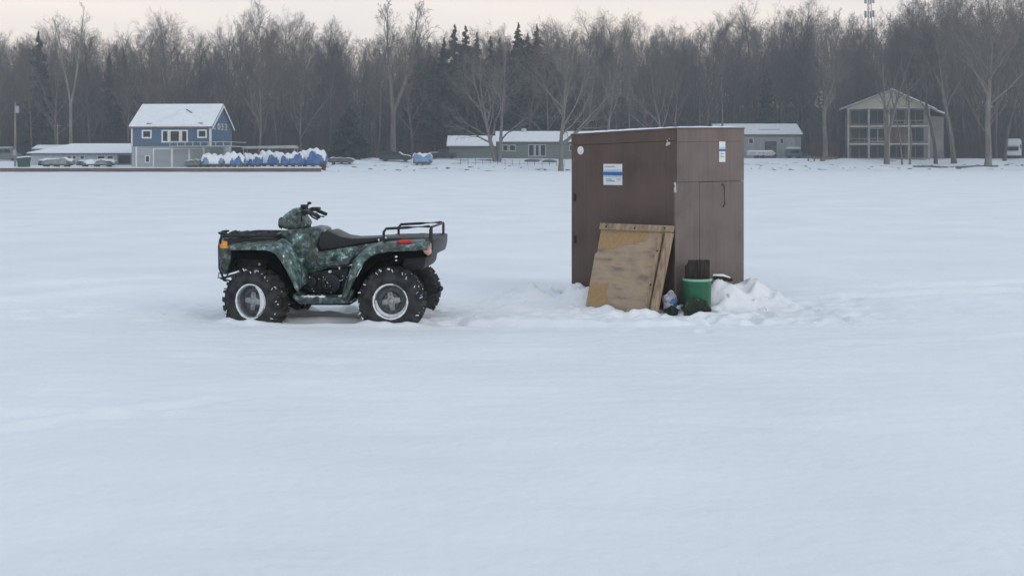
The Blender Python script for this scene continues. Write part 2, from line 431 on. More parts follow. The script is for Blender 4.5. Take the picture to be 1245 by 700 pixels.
# ------------------------------------------------------------------ the far shore
def shore_line(x):
    return np.where(x < -25.7, 155.6, 158.0 + 7 * sstep(-25, 20, x) + 10 * sstep(20, 70, x) + 1.2 * np.sin(x * .31) + .7 * np.sin(x * .83 + 1))
def shore_z(x, y):
    x = np.asarray(x, float); y = np.asarray(y, float)
    d = y - shore_line(x)
    nat = -.5 + .5 * sstep(-3, 0, d) + .75 * sstep(0, 9, d) + 1.15 * sstep(7, 28, d)
    wall = np.where(d > -.1, .60 + .04 * np.clip(d, 0, 10) / 10 + .9 * sstep(8, 34, d), -.6)
    k = sstep(-27.2, -25.2, x)
    z = wall * (1 - k) + nat * k
    z = z + 2.5 * sstep(40, 100, d) + 15 * sstep(70, 220, d)
    return z + (d > .5) * .10 * fbm(x * .35, y * .35, 101, 3)
def gz(x, y): return float(shore_z(np.array([x]), np.array([y]))[0])

def make_shore():
    ys = np.concatenate([np.linspace(150, 200, 170), np.linspace(200.5, 260, 60), np.linspace(264, 520, 30)])
    xs = np.concatenate([np.linspace(-420, -101, 40), np.linspace(-100, 110, 520), np.linspace(111, 420, 40)])
    Y, X = np.meshgrid(ys, xs, indexing='ij')
    Z = shore_z(X, Y)
    v = np.stack([X, Y, Z], -1).reshape(-1, 3)
    nr, nc = Y.shape; i = np.arange(nr * nc).reshape(nr, nc)
    q = np.stack([i[:-1, :-1], i[:-1, 1:], i[1:, 1:], i[1:, :-1]], -1).reshape(-1, 4)
    m, nt, b = node_mat('snowy_bank')
    tc = nt.nodes.new('ShaderNodeTexCoord')
    n = nt.nodes.new('ShaderNodeTexNoise'); n.inputs['Scale'].default_value = .35; n.inputs['Detail'].default_value = 6
    nt.links.new(tc.outputs['Object'], n.inputs['Vector'])
    sep = nt.nodes.new('ShaderNodeSeparateXYZ'); nt.links.new(tc.outputs['Object'], sep.inputs[0])
    mr = nt.nodes.new('ShaderNodeMapRange'); mr.inputs[1].default_value = 200; mr.inputs[2].default_value = 216
    nt.links.new(sep.outputs['Y'], mr.inputs[0])
    a = nt.nodes.new('ShaderNodeMath'); a.operation = 'MULTIPLY_ADD'; a.inputs[1].default_value = .30; 
    nt.links.new(mr.outputs[0], a.inputs[0]); nt.links.new(n.outputs['Fac'], a.inputs[2])
    c = ramp(nt, a.outputs[0], [(.60, (.80, .84, .88)), (.72, (.10, .085, .07))])   # leaf litter shows under the wood
    nt.links.new(c, b.inputs['Base Color']); b.inputs['Roughness'].default_value = .85
    tag(np_mesh('snowy_bank', v, [q], m, smooth=True), 'snow covered bank rising to the wood', 'bank', kind='structure')
make_shore()

# seawall
sw = MB()
x = -120.0
while x < -25.9:
    sw.box(x, min(x + 3.0, -25.75), 154.95, 155.5, -.5, .50 + random.uniform(-.02, .02)); x += 3.004
wallo = sw.build('seawall', M['stone_wall'], bevel=.02, seg=1)
tag(wallo, 'long low reddish brown seawall along the shore below the blue house', 'seawall')
MB().prism([(-120, .50), (-120, .62), (-25.72, .60), (-25.72, .50)], 154.9, 156.0).build('snow_cap', M['snow_cap'], wallo, bevel=.04)

# ------------------------------------------------------------------ trees
def grow_tree(seed, H, r0, fork=.30, n1=13, n2=6, n3=6, n4=4, spread=.8, stems=1, lean=0.0, tw=.016, up=.25, tip=.08, split=0.0):
    """tubes of a bare hardwood; returns (trunk tubes, limb tubes)"""
    rn = random.Random(seed)
    trunk, limbs = [], []
    def path(p, d, L, n, wob, upw):
        pts = [p.copy()]; d = d.normalized()
        for k in range(n):
            d = (d + Vector((rn.gauss(0, wob), rn.gauss(0, wob), rn.gauss(0, wob * .6) + upw))).normalized()
            p = p + d * (L / n); pts.append(p.copy())
        return pts, d
    def along(pts, t):
        k = t * (len(pts) - 1); i = min(int(k), len(pts) - 2); return pts[i].lerp(pts[i + 1], k - i), (pts[i + 1] - pts[i]).normalized()
    def side(d, ang):
        a = d.orthogonal().normalized(); a.rotate(Matrix.Rotation(rn.uniform(0, 6.283), 3, d))
        return (d * math.cos(ang) + a * math.sin(ang)).normalized()
    def sub(pts, L, r, lev):
        cnt = {1: n2, 2: n3, 3: n4}[lev]
        for k in range(cnt):
            t = .25 + .75 * (k + rn.random()) / cnt
            p, d = along(pts, min(t, .99))
            l = L * rn.uniform(.35, .62) * (1.15 - .4 * t)
            rr = max(tw, r * .45 * (1.1 - .5 * t))
            d2 = side(d, rn.uniform(.45, .95))
            q, _ = path(p, d2, l, 3 if lev == 1 else 2, .14, .10 * (lev < 3))
            n = len(q)
            limbs.append((q, [rr * (1 - .75 * i / (n - 1)) for i in range(n)], 4 if lev == 1 else 3))
            if lev < 3: sub(q, l, rr, lev + 1)
    hs = H * split
    if split:
        tb = [Vector((0, 0, -.4)), Vector((lean * hs * .4, 0, hs * .5)), Vector((lean * hs, 0, hs))]
        trunk.append((tb, [r0 * 1.25, r0 * .95, r0 * .86], 9))
    for sidx in range(stems):
        base = Vector((0, 0, 0))
        if stems > 1:
            a = sidx * 6.283 / stems + rn.uniform(-.4, .4); base = Vector((math.cos(a) * r0 * .6, math.sin(a) * r0 * .6, 0))
            d = Vector((math.cos(a) * .22 + lean, math.sin(a) * .15, 1))
        else: d = Vector((lean, 0, 1))
        Hs = (H - hs) * (rn.uniform(.84, .96) if sidx else 1)
        if split:
            base = Vector((lean * hs, 0, hs)); a = sidx * math.pi + rn.uniform(-.3, .3); d = Vector((math.cos(a) * .20 + lean, math.sin(a) * .1, 1))
        tp, td = path(base - Vector((0, 0, .4)), d, Hs * .97 + .4, 12, .055, .06)
        rs = r0 / (1 if stems == 1 else 1.35)
        rad = [rs * (1.3 if i == 0 and not split else 1) * (1 - .93 * (i / 12) ** 1.05) + .012 for i in range(13)]
        cut = max(2, int(12 * fork) + 1)
        trunk.append((tp[:cut + 1], rad[:cut + 1], 8)); limbs.append((tp[cut:], rad[cut:], 6))
        for k in range(n1 // (1 if stems == 1 else 2) + 1):
            t = fork + (1 - fork) * (k + rn.random() * .8) / (n1 // (1 if stems == 1 else 2) + 1)
            p, d0 = along(tp, min(t, .985))
            ang = rn.uniform(.45, .85) * (1.2 - .5 * t) * spread / .8
            L = H * (.36 * (1 - t) ** .8 + tip) * spread / .8 * rn.uniform(.8, 1.2)
            r1 = max(.03, rs * .55 * (1 - t) ** .8)
            q, _ = path(p, side(d0, ang), L, 5, .11, up * .35)
            limbs.append((q, [r1 * (1 - .8 * i / 5) + .008 for i in range(6)], 5))
            sub(q, L, r1, 1)
    return trunk, limbs

def tubes_to_arrays(tubes):
    V, Q = [], []; o = 0
    for pts, rad, n in tubes:
        P = np.array([tuple(p) for p in pts]); T = np.gradient(P, axis=0) if len(P) > 2 else np.repeat((P[-1] - P[0])[None], len(P), 0)
        T /= np.linalg.norm(T, axis=1)[:, None] + 1e-9
        ref = np.array([0, 0, 1.0]) if abs(T[0][2]) < .85 else np.array([1.0, 0, 0])
        A = np.cross(T, ref); A /= np.linalg.norm(A, axis=1)[:, None] + 1e-9; B = np.cross(T, A)
        q = np.arange(n) * 2 * math.pi / n; rr = np.array(rad)[:, None, None]
        vv = P[:, None, :] + (A[:, None, :] * np.cos(q)[None, :, None] + B[:, None, :] * np.sin(q)[None, :, None]) * rr
        V.append(vv.reshape(-1, 3))
        m = len(P); i = np.arange(m * n).reshape(m, n) + o; j = np.roll(i, -1, axis=1)
        Q.append(np.stack([i[:-1], j[:-1], j[1:], i[1:]], -1).reshape(-1, 4)); o += m * n
    return np.concatenate(V), np.concatenate(Q)

def tree_thing(name, label, params, mats, loc, rz=0, group=None, cat='tree'):
    tr, li = grow_tree(**params)
    root = thing(name, label, cat, loc, rz, group)
    v, q = tubes_to_arrays(tr); np_mesh('trunk', v, [q], mats[0], root, smooth=True)
    v, q = tubes_to_arrays(li); np_mesh('crown', v, [q], mats[1], root, smooth=True)
    return root

def conifer_arrays(seed, H, rb, clumps=900, ragged=.35, bare=.12):
    """needle sprays set along drooping boughs"""
    rn = np.random.default_rng(seed)
    V = []; n = 0
    boughs = 95
    for b in range(boughs):
        t = bare + (1 - bare) * (b + rn.random()) / boughs
        z = H * t; L = rb * (1 - t) ** .8 * (1 + ragged * rn.normal()) + .25
        L = max(L, .2) if t < .86 else rb * .22 * max(0, 1 - t) / .14 + .06; a = rn.random() * 6.283
        k = max(5, int(clumps / boughs * (.4 + L / rb * 1.3)))
        s = rn.random(k) ** .7
        px = np.cos(a) * s * L + rn.normal(0, .16, k) * (0.4 + s) * min(1, .15 + 5 * (1 - t)); py = np.sin(a) * s * L + rn.normal(0, .16, k) * (.4 + s) * min(1, .15 + 5 * (1 - t))
        pz = z - .28 * L * s + .12 * L * s * s + rn.normal(0, .14, k)
        c = np.stack([px, py, pz], -1)
        ln = (.46 + .42 * rn.random(k)) * min(1, .35 + 3.2 * (1 - t))
        d = np.stack([np.cos(a) + rn.normal(0, .6, k), np.sin(a) + rn.normal(0, .6, k), rn.normal(-.1, .45, k)], -1)
        d /= np.linalg.norm(d, axis=1)[:, None]
        w = np.cross(d, rn.normal(0, 1, (k, 3))); w /= np.linalg.norm(w, axis=1)[:, None]
        h = np.cross(d, w)
        p0 = c - d * ln[:, None] * .5; p3 = c + d * ln[:, None] * .6
        p1 = c + w * ln[:, None] * .30; p2 = c - w * ln[:, None] * .30; p4 = c + h * ln[:, None] * .16
        V.append(np.stack([p0, p1, p3, p2, p4], 1).reshape(-1, 3))
    V = np.concatenate(V); m = len(V) // 5; i = np.arange(m)[:, None] * 5
    T = np.concatenate([i + np.array([[0, 1, 4]]), i + np.array([[1, 2, 4]]), i + np.array([[2, 3, 4]]), i + np.array([[3, 0, 4]]),
                        i + np.array([[0, 3, 2]]), i + np.array([[0, 2, 1]])])
    return V, T

def conifer(name, label, seed, H, rb, loc, m, group=None, **kw):
    root = thing(name, label, 'tree', loc, 0, group)
    v, t = conifer_arrays(seed, H, rb, **kw)
    np_mesh('crown', v, [t], m, root)
    MB().tube([(0, 0, -.4), (0, 0, H * .5), (0, 0, H * .97)], [H * .017, H * .011, .02], 7).build('trunk', M['bark_dark'], root)
    return root

def skyline(px):
    return np.interp(px, [0, 60, 130, 200, 245, 310, 360, 400, 450, 520, 560, 650, 720, 800, 900, 960, 1010, 1060, 1100, 1245],
                     [48, 46, 50, 36, 52, 18, 36, 42, 44, 46, 46, 42, 34, 40, 28, 16, 28, 34, 10, -6])

protos = []
for k in range(8):
    p = dict(seed=100 + k, H=22.0, r0=[.20, .24, .17, .27, .22, .18, .25, .21][k], fork=[.26, .16, .32, .2, .12, .28, .18, .24][k], n1=[21, 19, 18, 20, 22, 18, 20, 19][k], n2=7, n3=6, n4=4,
             spread=[.68, .8, .6, .9, .72, .62, .85, .7][k], tw=.0105, up=.14, tip=.135)
    protos.append(p)
WOOD = 'bare hardwoods of the wood'
WOODLAB = 'bare grey hardwood among many in the thick wood behind the houses'
CLEAR = [(142, 286, 176), (20, 165, 182), (540, 705, 200), (870, 985, 232), (1020, 1160, 222), (1212, 1264, 207)]     # building sites, in bearing and distance
spots = []
rows = [(203, 36), (210, 38), (219, 40), (229, 44)]
for Y0, n in rows:
    for k in range(n):
        px = -60 + (1365) * (k + random.uniform(.1, .9)) / n
        Y = Y0 + random.uniform(-4, 4)
        if any(a - 6 < px < b + 6 and Y < lim for a, b, lim in CLEAR): Y = max(l for a, b, l in CLEAR if a - 6 < px < b + 6) + random.uniform(1, 6)
        spots.append((px, Y))
made = []
for k, p in enumerate(protos):
    mats = ((M['bark_dark'],) * 2, (M['bark'],) * 2, (M['bark_brown'],) * 2, (M['bark'],) * 2)[k % 4]
    made.append(tree_thing('bare_tree', WOODLAB, p, mats, (0, 0, 0), 0, WOOD))
for i, (px, Y) in enumerate(spots):
    X = (px - CX) * Y / F_PX; z = gz(X, Y)
    top = EYE + (HY - skyline(px)) * Y / F_PX
    h = (top - z) * random.uniform(.86, 1.03); s = h / 22.0
    rz = random.uniform(0, 6.28)
    if i < len(made):
        o = made[i]; o.location = (X, Y, z); o.rotation_euler.z = rz; o.scale = (s, s, s)
    else: dup(made[i % 8], (X, Y, z), rz, (s * random.uniform(.85, 1.1), s * random.uniform(.85, 1.1), s))

# the deep wood behind, one mass
lowv = []
for k in range(5):
    tr, li = grow_tree(seed=300 + k, H=22, r0=.2, fork=.12, n1=19, n2=6, n3=5, n4=3, spread=.75, tw=.017, up=.2, tip=.12)
    lowv.append(tubes_to_arrays(tr + li))
V, Q = [], []; off = 0
for k in range(330):
    px = random.uniform(-120, 1365); Y = 236 + 95 * random.random() ** 1.2
    X = (px - CX) * Y / F_PX; z = gz(X, Y)
    h = ((EYE + (HY - skyline(px)) * Y / F_PX) - z) * random.uniform(.72, .92); s = h / 22
    a = random.uniform(0, 6.28); v, q = lowv[k % 5]
    c, n = math.cos(a), math.sin(a)
    V.append(np.stack([(v[:, 0] * c - v[:, 1] * n) * s + X, (v[:, 0] * n + v[:, 1] * c) * s + Y, v[:, 2] * s + z], -1)); Q.append(q + off); off += len(v)
tag(np_mesh('deep_wood', np.concatenate(V), [np.concatenate(Q)], M['bark_dark']), 'far mass of bare trees deep in the wood', 'wood', kind='stuff')

# thicket of saplings and brush at the wood's edge
def thicket(name, n, pxr, yr, hr, m, label, rad=.03):
    px = RNG.uniform(*pxr, n); Y = RNG.uniform(*yr, n)
    keep = np.ones(n, bool)
    for a, b, lim in CLEAR: keep &= ~((px > a - 4) & (px < b + 4) & (Y < lim + 1))
    px, Y = px[keep], Y[keep]; n = len(px)
    X = (px - CX) * Y / F_PX; Z = shore_z(X, Y); h = RNG.uniform(*hr, n)
    V, T = [], []; o = 0
    for rep in range(5):
        w = rad * RNG.uniform(.5, 1.1, n); dx = RNG.normal(0, .16, n) * h; dy = RNG.normal(0, .16, n) * h
        hh = h * RNG.uniform(.5, 1, n); bx = X + RNG.normal(0, .3, n); by = Y + RNG.normal(0, .3, n)
        z0 = Z - .2 + (0 if rep < 2 else 1) * h * RNG.uniform(0, .4, n)
        a = np.stack([bx - w, by - w * .6, z0], -1); b = np.stack([bx + w, by - w * .6, z0], -1); c = np.stack([bx, by + w, z0], -1); d = np.stack([bx + dx, by + dy, Z + hh], -1)
        V.append(np.stack([a, b, c, d], 1).reshape(-1, 3)); i = np.arange(n)[:, None] * 4 + o; o += 4 * n
        T.append(np.concatenate([i + [[0, 1, 3]], i + [[1, 2, 3]], i + [[2, 0, 3]]]))
    tag(np_mesh(name, np.concatenate(V), [np.concatenate(T)], m), label, 'brush', kind='stuff')
thicket('sapling_brush', 5200, (-80, 1330), (203, 262), (6, 12.5), M['brush'], 'tall thin saplings filling the wood between the trunks', .022)
thicket('tall_brush', 5200, (-80, 1330), (262, 335), (8, 17), M['brush'], 'tall thin saplings deep in the wood on the rising ground', .03)
thicket('undergrowth', 9000, (-80, 1330), (200, 240), (2.5, 8.5), M['brush'], 'dense dark brush and saplings along the edge of the wood')
thicket('reddish_brush', 900, (980, 1026), (196, 203), (1.6, 3.8), M['brush_red'], 'reddish brown brush beside the three storey house', .035)
thicket('dry_brush', 220, (1128, 1225), (201, 207), (1.0, 2.4), M['brush_red'], 'rusty dry brush under the trees near the camper', .035)

# conifers
PINES = 'dark pines in the middle of the wood'
pine_spots = [(508, 44, 206), (522, 52, 209), (540, 46, 205), (553, 30, 211), (566, 31, 207), (580, 40, 212), (596, 44, 206), (607, 46, 210), (630, 28, 207), (642, 40, 212), (653, 30, 208), (560, 62, 203), (528, 70, 202), (618, 60, 204), (700, 58, 214), (670, 62, 212)]
pin = [conifer('pine_tree', 'dark green pine in the clump of pines rising at the middle of the wood', 500 + k, 22, [3.4, 2.8, 3.1][k], (0, 0, 0), M['needles'], PINES, clumps=3800, ragged=.3, bare=.12) for k in range(3)]
for i, (px, py, Y) in enumerate(pine_spots):
    X = (px - CX) * Y / F_PX; z = gz(X, Y); s = (EYE + (HY - py) * Y / F_PX - z) / 22
    if i < 3: o = pin[i]; o.location = (X, Y, z); o.scale = (s, s, s)
    else: dup(pin[i % 3], (X, Y, z), i * 1.3, (s, s, s))
for i, (px, py, Y, lab) in enumerate([(47, 38, 206, 'dark narrow pine beside the pale forked tree at the far end of the wood'),
                                   (133, 62, 214, 'dark pine half hidden by bare trees behind the low snow roofed building'),
                                   (150, 58, 210, 'dark pine half hidden by bare trees to the rear of the blue house'),
                                   (932, 82, 229, 'dark pine standing close behind the pale blue house'),
                                   (1110, 66, 224, 'dark pine rising just behind the roof of the three storey house')]):
    X = (px - CX) * Y / F_PX; z = gz(X, Y); s = (EYE + (HY - py) * Y / F_PX - z) / 22
    dup(pin[i % 3], (X, Y, z), i, (s * .9, s * .9, s), lab)['group'] = 'scattered pines'
p = wp(425, 197, 182); z = gz(p.x, 182)
conifer('spruce_tree', 'full bluish spruce standing alone behind the boats and the parked car', 601, EYE + (195 - 130) * 182 / F_PX - z, 3.3, (p.x, 182, z), M['needles_blue'], clumps=6500, ragged=.10, bare=.02)

# single trees one can point to
def lone(px, Y, top, label, **kw):
    X = (px - CX) * Y / F_PX; z = gz(X, Y); H = EYE + (HY - top) * Y / F_PX - z
    pm = kw.pop('m', 'bark'); pt = kw.pop('mt', pm); rz = kw.pop('rz', 0)
    kw['H'] = H
    return tree_thing('bare_tree', label, kw, (M[pt], M[pm]), (X, Y, z), rz)
lone(86, 188, 6, 'tall pale forked tree standing behind the low snow roofed building', seed=11, r0=.27, fork=.25, n1=9, n2=5, n3=4, n4=3, stems=2, spread=.55, split=.38, m='bark_pale', tw=.018)
lone(478, 190, 2, 'tall straight tree with a forked pale trunk behind the parked dark car', seed=22, r0=.46, fork=.25, n1=18, n2=6, n3=6, n4=4, stems=2, spread=.55, split=.30, m='bark', tw=.018)
lone(604, 178, 52, 'spreading many stemmed tree before the green garage end', seed=37, r0=.42, fork=.20, n1=16, n2=6, n3=6, n4=4, stems=3, spread=.95, m='bark_pale', lean=-.10, tw=.016, up=.15)
lone(682, 165, 46, 'broad spreading tree on the shore just beside the brown hut', seed=45, r0=.36, fork=.18, n1=18, n2=7, n3=6, n4=4, spread=1.05, m='bark_pale', tw=.015, up=.2)
lone(1003, 194, 24, 'dark tree with a flared foot beside the stump on the shore', seed=54, r0=.45, fork=.35, n1=16, n2=6, n3=6, n4=4, spread=.9, m='bark', tw=.017)
lone(1078, 187, 60, 'twin stemmed tree before the middle of the three storey house', seed=63, r0=.42, fork=.22, n1=11, n2=4, n3=4, n4=3, stems=2, spread=.9, split=.22, m='bark')
lone(1097, 186, 92, 'slim straight tree, first of two close together before the three storey house', seed=71, r0=.15, fork=.5, n1=9, n2=5, n3=4, n4=3, spread=.55, m='bark')
lone(1106, 186.5, 84, 'slim straight tree, second of two close together before the three storey house', seed=72, r0=.16, fork=.5, n1=9, n2=5, n3=4, n4=3, spread=.55, m='bark')
lone(1138, 189, 42, 'dark straight tree at the end of the three storey house', seed=81, r0=.30, fork=.4, n1=13, n2=6, n3=5, n4=4, spread=.7, m='bark_dark')
lone(1160, 188, 20, 'tall tree with a leaning side stem between house and camper', seed=92, r0=.42, fork=.36, n1=15, n2=6, n3=6, n4=4, spread=.8, m='bark')
lone(1201, 182, -12, 'biggest shore tree, thick trunk pale at the foot', seed=103, r0=.52, fork=.36, n1=18, n2=7, n3=6, n4=4, spread=.95, m='bark', mt='bark_pale', tw=.017)
lone(1221, 196, 10, 'dark tree standing right before the white camper', seed=113, r0=.30, fork=.4, n1=13, n2=6, n3=5, n4=4, spread=.7, m='bark_dark')
lone(735, 196, 38, 'grey tree behind the brown hut at the house end', seed=121, r0=.26, fork=.3, n1=14, n2=6, n3=6, n4=4, spread=.8, m='bark_pale')
lone(880, 205, 36, 'pale slim tree rising behind the roof of the brown hut', seed=131, r0=.24, fork=.4, n1=12, n2=6, n3=5, n4=4, spread=.6, m='bark_pale')
lone(805, 200, 60, 'low spreading tree whose branches hang over the brown hut', seed=141, r0=.28, fork=.2, n1=15, n2=7, n3=6, n4=4, spread=1.0, m='bark_pale')
# leaning stem
p = wp(1163, 196, 187.5)
tag(MB().tube([(p.x, p.y, gz(p.x, p.y) - .3), (p.x - .7, p.y, 4.2), (p.x - 1.5, p.y + .3, 9.5)], [.2, .16, .05], 7).build('leaning_stem', M['bark']), 'dead stem leaning against the tall tree near the camper', 'dead stem')
p = wp(1004, 193, 190)
st = MB().tube([(0, 0, -.4), (0.1, 0, .25), (.5, 0, .5), (1.6, .1, .55), (2.4, .1, .5)], [.5, .42, .3, .24, .2], 9)
for dx in (-2.3, -1.3): st.tube([(dx, 0, -.4), (dx + .05, .1, .95)], [.16, .1], 7)
st.tube([(-2.5, .05, .72), (0, .05, .6)], .09, 7)
tag(st.build('stump', M['log'], loc=(p.x - .6, p.y, gz(p.x, p.y))), 'rough stump and fallen limb at the foot of a dark shore tree', 'stump')

# ------------------------------------------------------------------ buildings
def window(root, fr, x0, x1, y0, y1, ly=0.0, fw=.14, m='white', cols=1, name='window', depth=.07):
    a = fr.at(x0, y1, ly); b = fr.at(x1, y0, ly)
    f = MB(); X0, Z0, X1, Z1 = a[0], a[1], b[0], b[1]; d0, d1 = ly - depth, ly - .004
    f.box(X0, X1, d0, d1, Z1 - fw, Z1); f.box(X0, X1, d0, d1, Z0, Z0 + fw)
    f.box(X0, X0 + fw, d0, d1, Z0 + fw, Z1 - fw); f.box(X1 - fw, X1, d0, d1, Z0 + fw, Z1 - fw)
    for k in range(1, cols):
        xm = X0 + (X1 - X0) * k / cols; f.box(xm - fw / 3, xm + fw / 3, d0, d1, Z0 + fw, Z1 - fw)
    w = f.build(name, M[m], root, smooth=0)
    MB().box(X0 + fw, X1 - fw, ly - .03, ly - .006, Z0 + fw, Z1 - fw).build('pane', M['glass'], w, smooth=0)
    return w

def roof_x(root, x0, x1, y0, y1, ze, zr, snow=.12, over=.3, t=.18, hipl=0.0, name='roof'):
    """gable roof with its ridge along x, and the snow lying on it"""
    ym = (y0 + y1) / 2
    def prof(lift, th, ex):
        sl = (zr - ze) / (ym - y0)
        a0 = y0 - over - ex; b0 = y1 + over + ex; za = ze - (over + ex) * sl
        return [(a0, za + lift), (ym, zr + lift), (b0, za + lift), (b0, za + lift + th), (ym, zr + lift + th), (a0, za + lift + th)]
    def slab(pr, xa, xb, hl):
        m = MB(); n = len(pr)
        for xx in (xa, xb):
            for (yy, zz) in pr:
                k = hl * (1 - abs(yy - ym) / (ym - y0 + over)) if xx == xa else 0
                m.v.append((xx + k, yy, zz))
        m.f += [(0, 1, 4, 5), (1, 2, 3, 4), (n, n + 5, n + 4, n + 1), (n + 1, n + 4, n + 3, n + 2)]
        for i in range(n):
            j = (i + 1) % n; m.f.append((i, n + i, n + j, j))
        return m
    r = slab(prof(0, t, 0), x0 - over, x1 + over, hipl).build(name, M['roof_dark'], root, smooth=0)
    slab(prof(t + .004, snow, -.06), x0 - over + .05, x1 + over - .05, hipl).build('roof_snow', M['snow_cap'], r, smooth=0)
    return r

# blue house
p = wp(160, 203, 160); BL = (p.x, 160, gz(p.x + 5, 160))
bf = Fr(BL, R(-4)); bh = thing('blue_house', 'blue two storey house with pale garage level and snowy roof', 'house', BL, R(-4))
W = bf.at(256, 203)[0]; ZM = bf.at(200, 178)[1]; ZE = bf.at(200, 154)[1]; D = 9.2; ZR = bf.at(220, 126.5, D / 2)[1] - .3
MB().box(0, W, 0, D, -.5, ZM).build('ground_floor_wall', M['house_pale'], bh, smooth=0)
MB().box(-.06, W + .06, -.06, D + .06, ZM, ZE).prism([(-.06, ZE), (W + .06, ZE), (W + .06, ZE + .01)], 0, .01).build('upper_wall', M['house_blue'], bh, smooth=0)
for xx in (.0, W - .12):
    g = MB().add([(xx, 0, ZE), (xx, D, ZE), (xx, D / 2, ZR), (xx + .16, 0, ZE), (xx + .16, D, ZE), (xx + .16, D / 2, ZR)], [(0, 2, 1), (3, 4, 5), (0, 1, 4, 3), (1, 2, 5, 4), (2, 0, 3, 5)])
    g.build('gable_wall', M['house_blue'], bh, smooth=0)
rf = roof_x(bh, 0, W, 0, D, ZE, ZR, over=.35)
# low cross gable riding on the lake side of the roof
xa, xb, xm = bf.at(180, 152)[0], bf.at(246, 152)[0], bf.at(212, 152)[0]
sl = (ZR - ZE) / (D / 2)
lift = .33
def rz_(y): return ZE + sl * y + lift
MB().add([(xa, -.25, rz_(-.25)), (xb, -.25, rz_(-.25)), (xm, 3.7, rz_(3.7)), (xm, .1, rz_(.1) + .95)], [(0, 1, 3), (0, 3, 2), (1, 2, 3)]).build('cross_gable', M['snow_cap'], rf, smooth=0)
for (ax, ay, bx, by) in ((bf.at(230, 150)[0], .1, bf.at(246, 150)[0], .15), (bf.at(178, 150)[0], .12, bf.at(194, 150)[0], .1), (bf.at(212, 150)[0] + .5, 3.3, bf.at(212, 150)[0] + 1.6, 2.5)):
    MB().tube([(ax, ay, rz_(ay) + .0), (bx, by, rz_(by) + .02)], .09, 6).build('bare_valley', M['roof_dark'], rf)
tr = MB()
for xx in (-.02, W - .14): tr.box(xx, xx + .2, -.12, -.062, ZM, ZE)
tr.box(W + .062, W + .10, -.05, .15, ZM, ZE); tr.box(-.1, W + .1, -.1, -.062, ZE - .16, ZE - .01)
tr.build('corner_trim', M['white'], bh, smooth=0)
rk = MB()      # pale barge boards of the gable that faces along the shore
for (ya, za, yb, zb) in ((-.3, ZE - .3 * sl, D / 2, ZR), (D + .3, ZE - .3 * sl, D / 2, ZR)):
    rk.hexa([(W + .36, ya, za - .22), (W + .42, ya, za - .22), (W + .42, yb, zb - .22), (W + .36, yb, zb - .22)], [(W + .36, ya, za + .12), (W + .42, ya, za + .12), (W + .42, yb, zb + .12), (W + .36, yb, zb + .12)])
rk.build('barge_board', M['white'], bh, smooth=0)
window(bh, bf, 172.5, 184.5, 158, 168.5, -.062, fw=.2)
window(bh, bf, 240, 251.5, 157.5, 168, -.062, fw=.2)
window(bh, bf, 196.5, 205.5, 158, 173.5, -.062, fw=.2); window(bh, bf, 205.8, 219.5, 158, 173.5, -.062, fw=.2); window(bh, bf, 219.8, 228.5, 158, 173.5, -.062, fw=.2)
for a, b in ((187.5, 208), (210.5, 229), (231.5, 248)):
    x0, x1 = bf.at(a, 180)[0], bf.at(b, 180)[0]; zt = bf.at(200, 181.5)[1]
    dr = MB()
    for k in range(5): dr.box(x0, x1, -.05, -.004, .05 + k * (zt - .05) / 5, .05 + (k + 1) * (zt - .05) / 5 - .03)
    d = dr.build('garage_door', M['door_pale'], bh, smooth=0)
    MB().box(x0 - .16, x0 - .004, -.09, -.004, 0, zt + .12).box(x1 + .004, x1 + .16, -.09, -.004, 0, zt + .12).box(x0 - .004, x1 + .004, -.09, -.004, zt + .01, zt + .12).build('door_frame', M['white'], d, smooth=0)
x0 = bf.at(165, 180)[0]; MB().box(x0, x0 + .2, -.06, -.004, 0, ZM - .02).build('corner_post', M['white'], bh, smooth=0)
window(bh, bf, 176.5, 182.5, 189, 198, -.004, fw=.12)
# deck running round the lakeside corner
dk = MB(); x0 = bf.at(211, 176)[0]; x1 = bf.at(285, 175)[0]; zd = bf.at(240, 177.5)[1]
dk.box(x0, x1, -1.5, -.12, zd - .12, zd); dk.box(W + .12, x1, -.12, D * .6, zd - .12, zd)
for k in range(9):
    xx = x0 + (x1 - x0) * k / 8; dk.box(xx - .05, xx + .05, -1.5, -1.4, zd, zd + .55)
dk.box(x0, x1, -1.49, -1.42, zd + .5, zd + .58); dk.box(x1 - .08, x1, -1.4, D * .6, zd + .48, zd + .57)
for xx in (W - .5, x1 - .2): dk.box(xx - .08, xx + .08, -1.48, -1.32, -.4, zd - .13)
dk.build('deck', M['deck'], bh, smooth=0)
# three pale ornaments on the gable
orn = MB(); yy0, zz = 1.2, ZM + (ZE - ZM) * 1.02
for k, (yc, kind) in enumerate(((1.4, 'c'), (3.2, 'd'), (4.6, 's'), (6.3, 's'))):
    pts = []
    for q in range(11):
        a = {'c': (.7, 5.6), 'd': (0, 6.283), 's': (-2.3, 2.3)}[kind]; t = a[0] + (a[1] - a[0]) * q / 10
        pts.append((W + .1, yc + .42 * math.cos(t), zz + .42 * math.sin(t)))
    orn.tube(pts, .09, 6)
    if kind == 's': orn.tube([(W + .1, yc - .3, zz), (W + .1, yc + .35, zz)], .07, 6)
orn.build('gable_ornament', M['dirty_white'], bh)

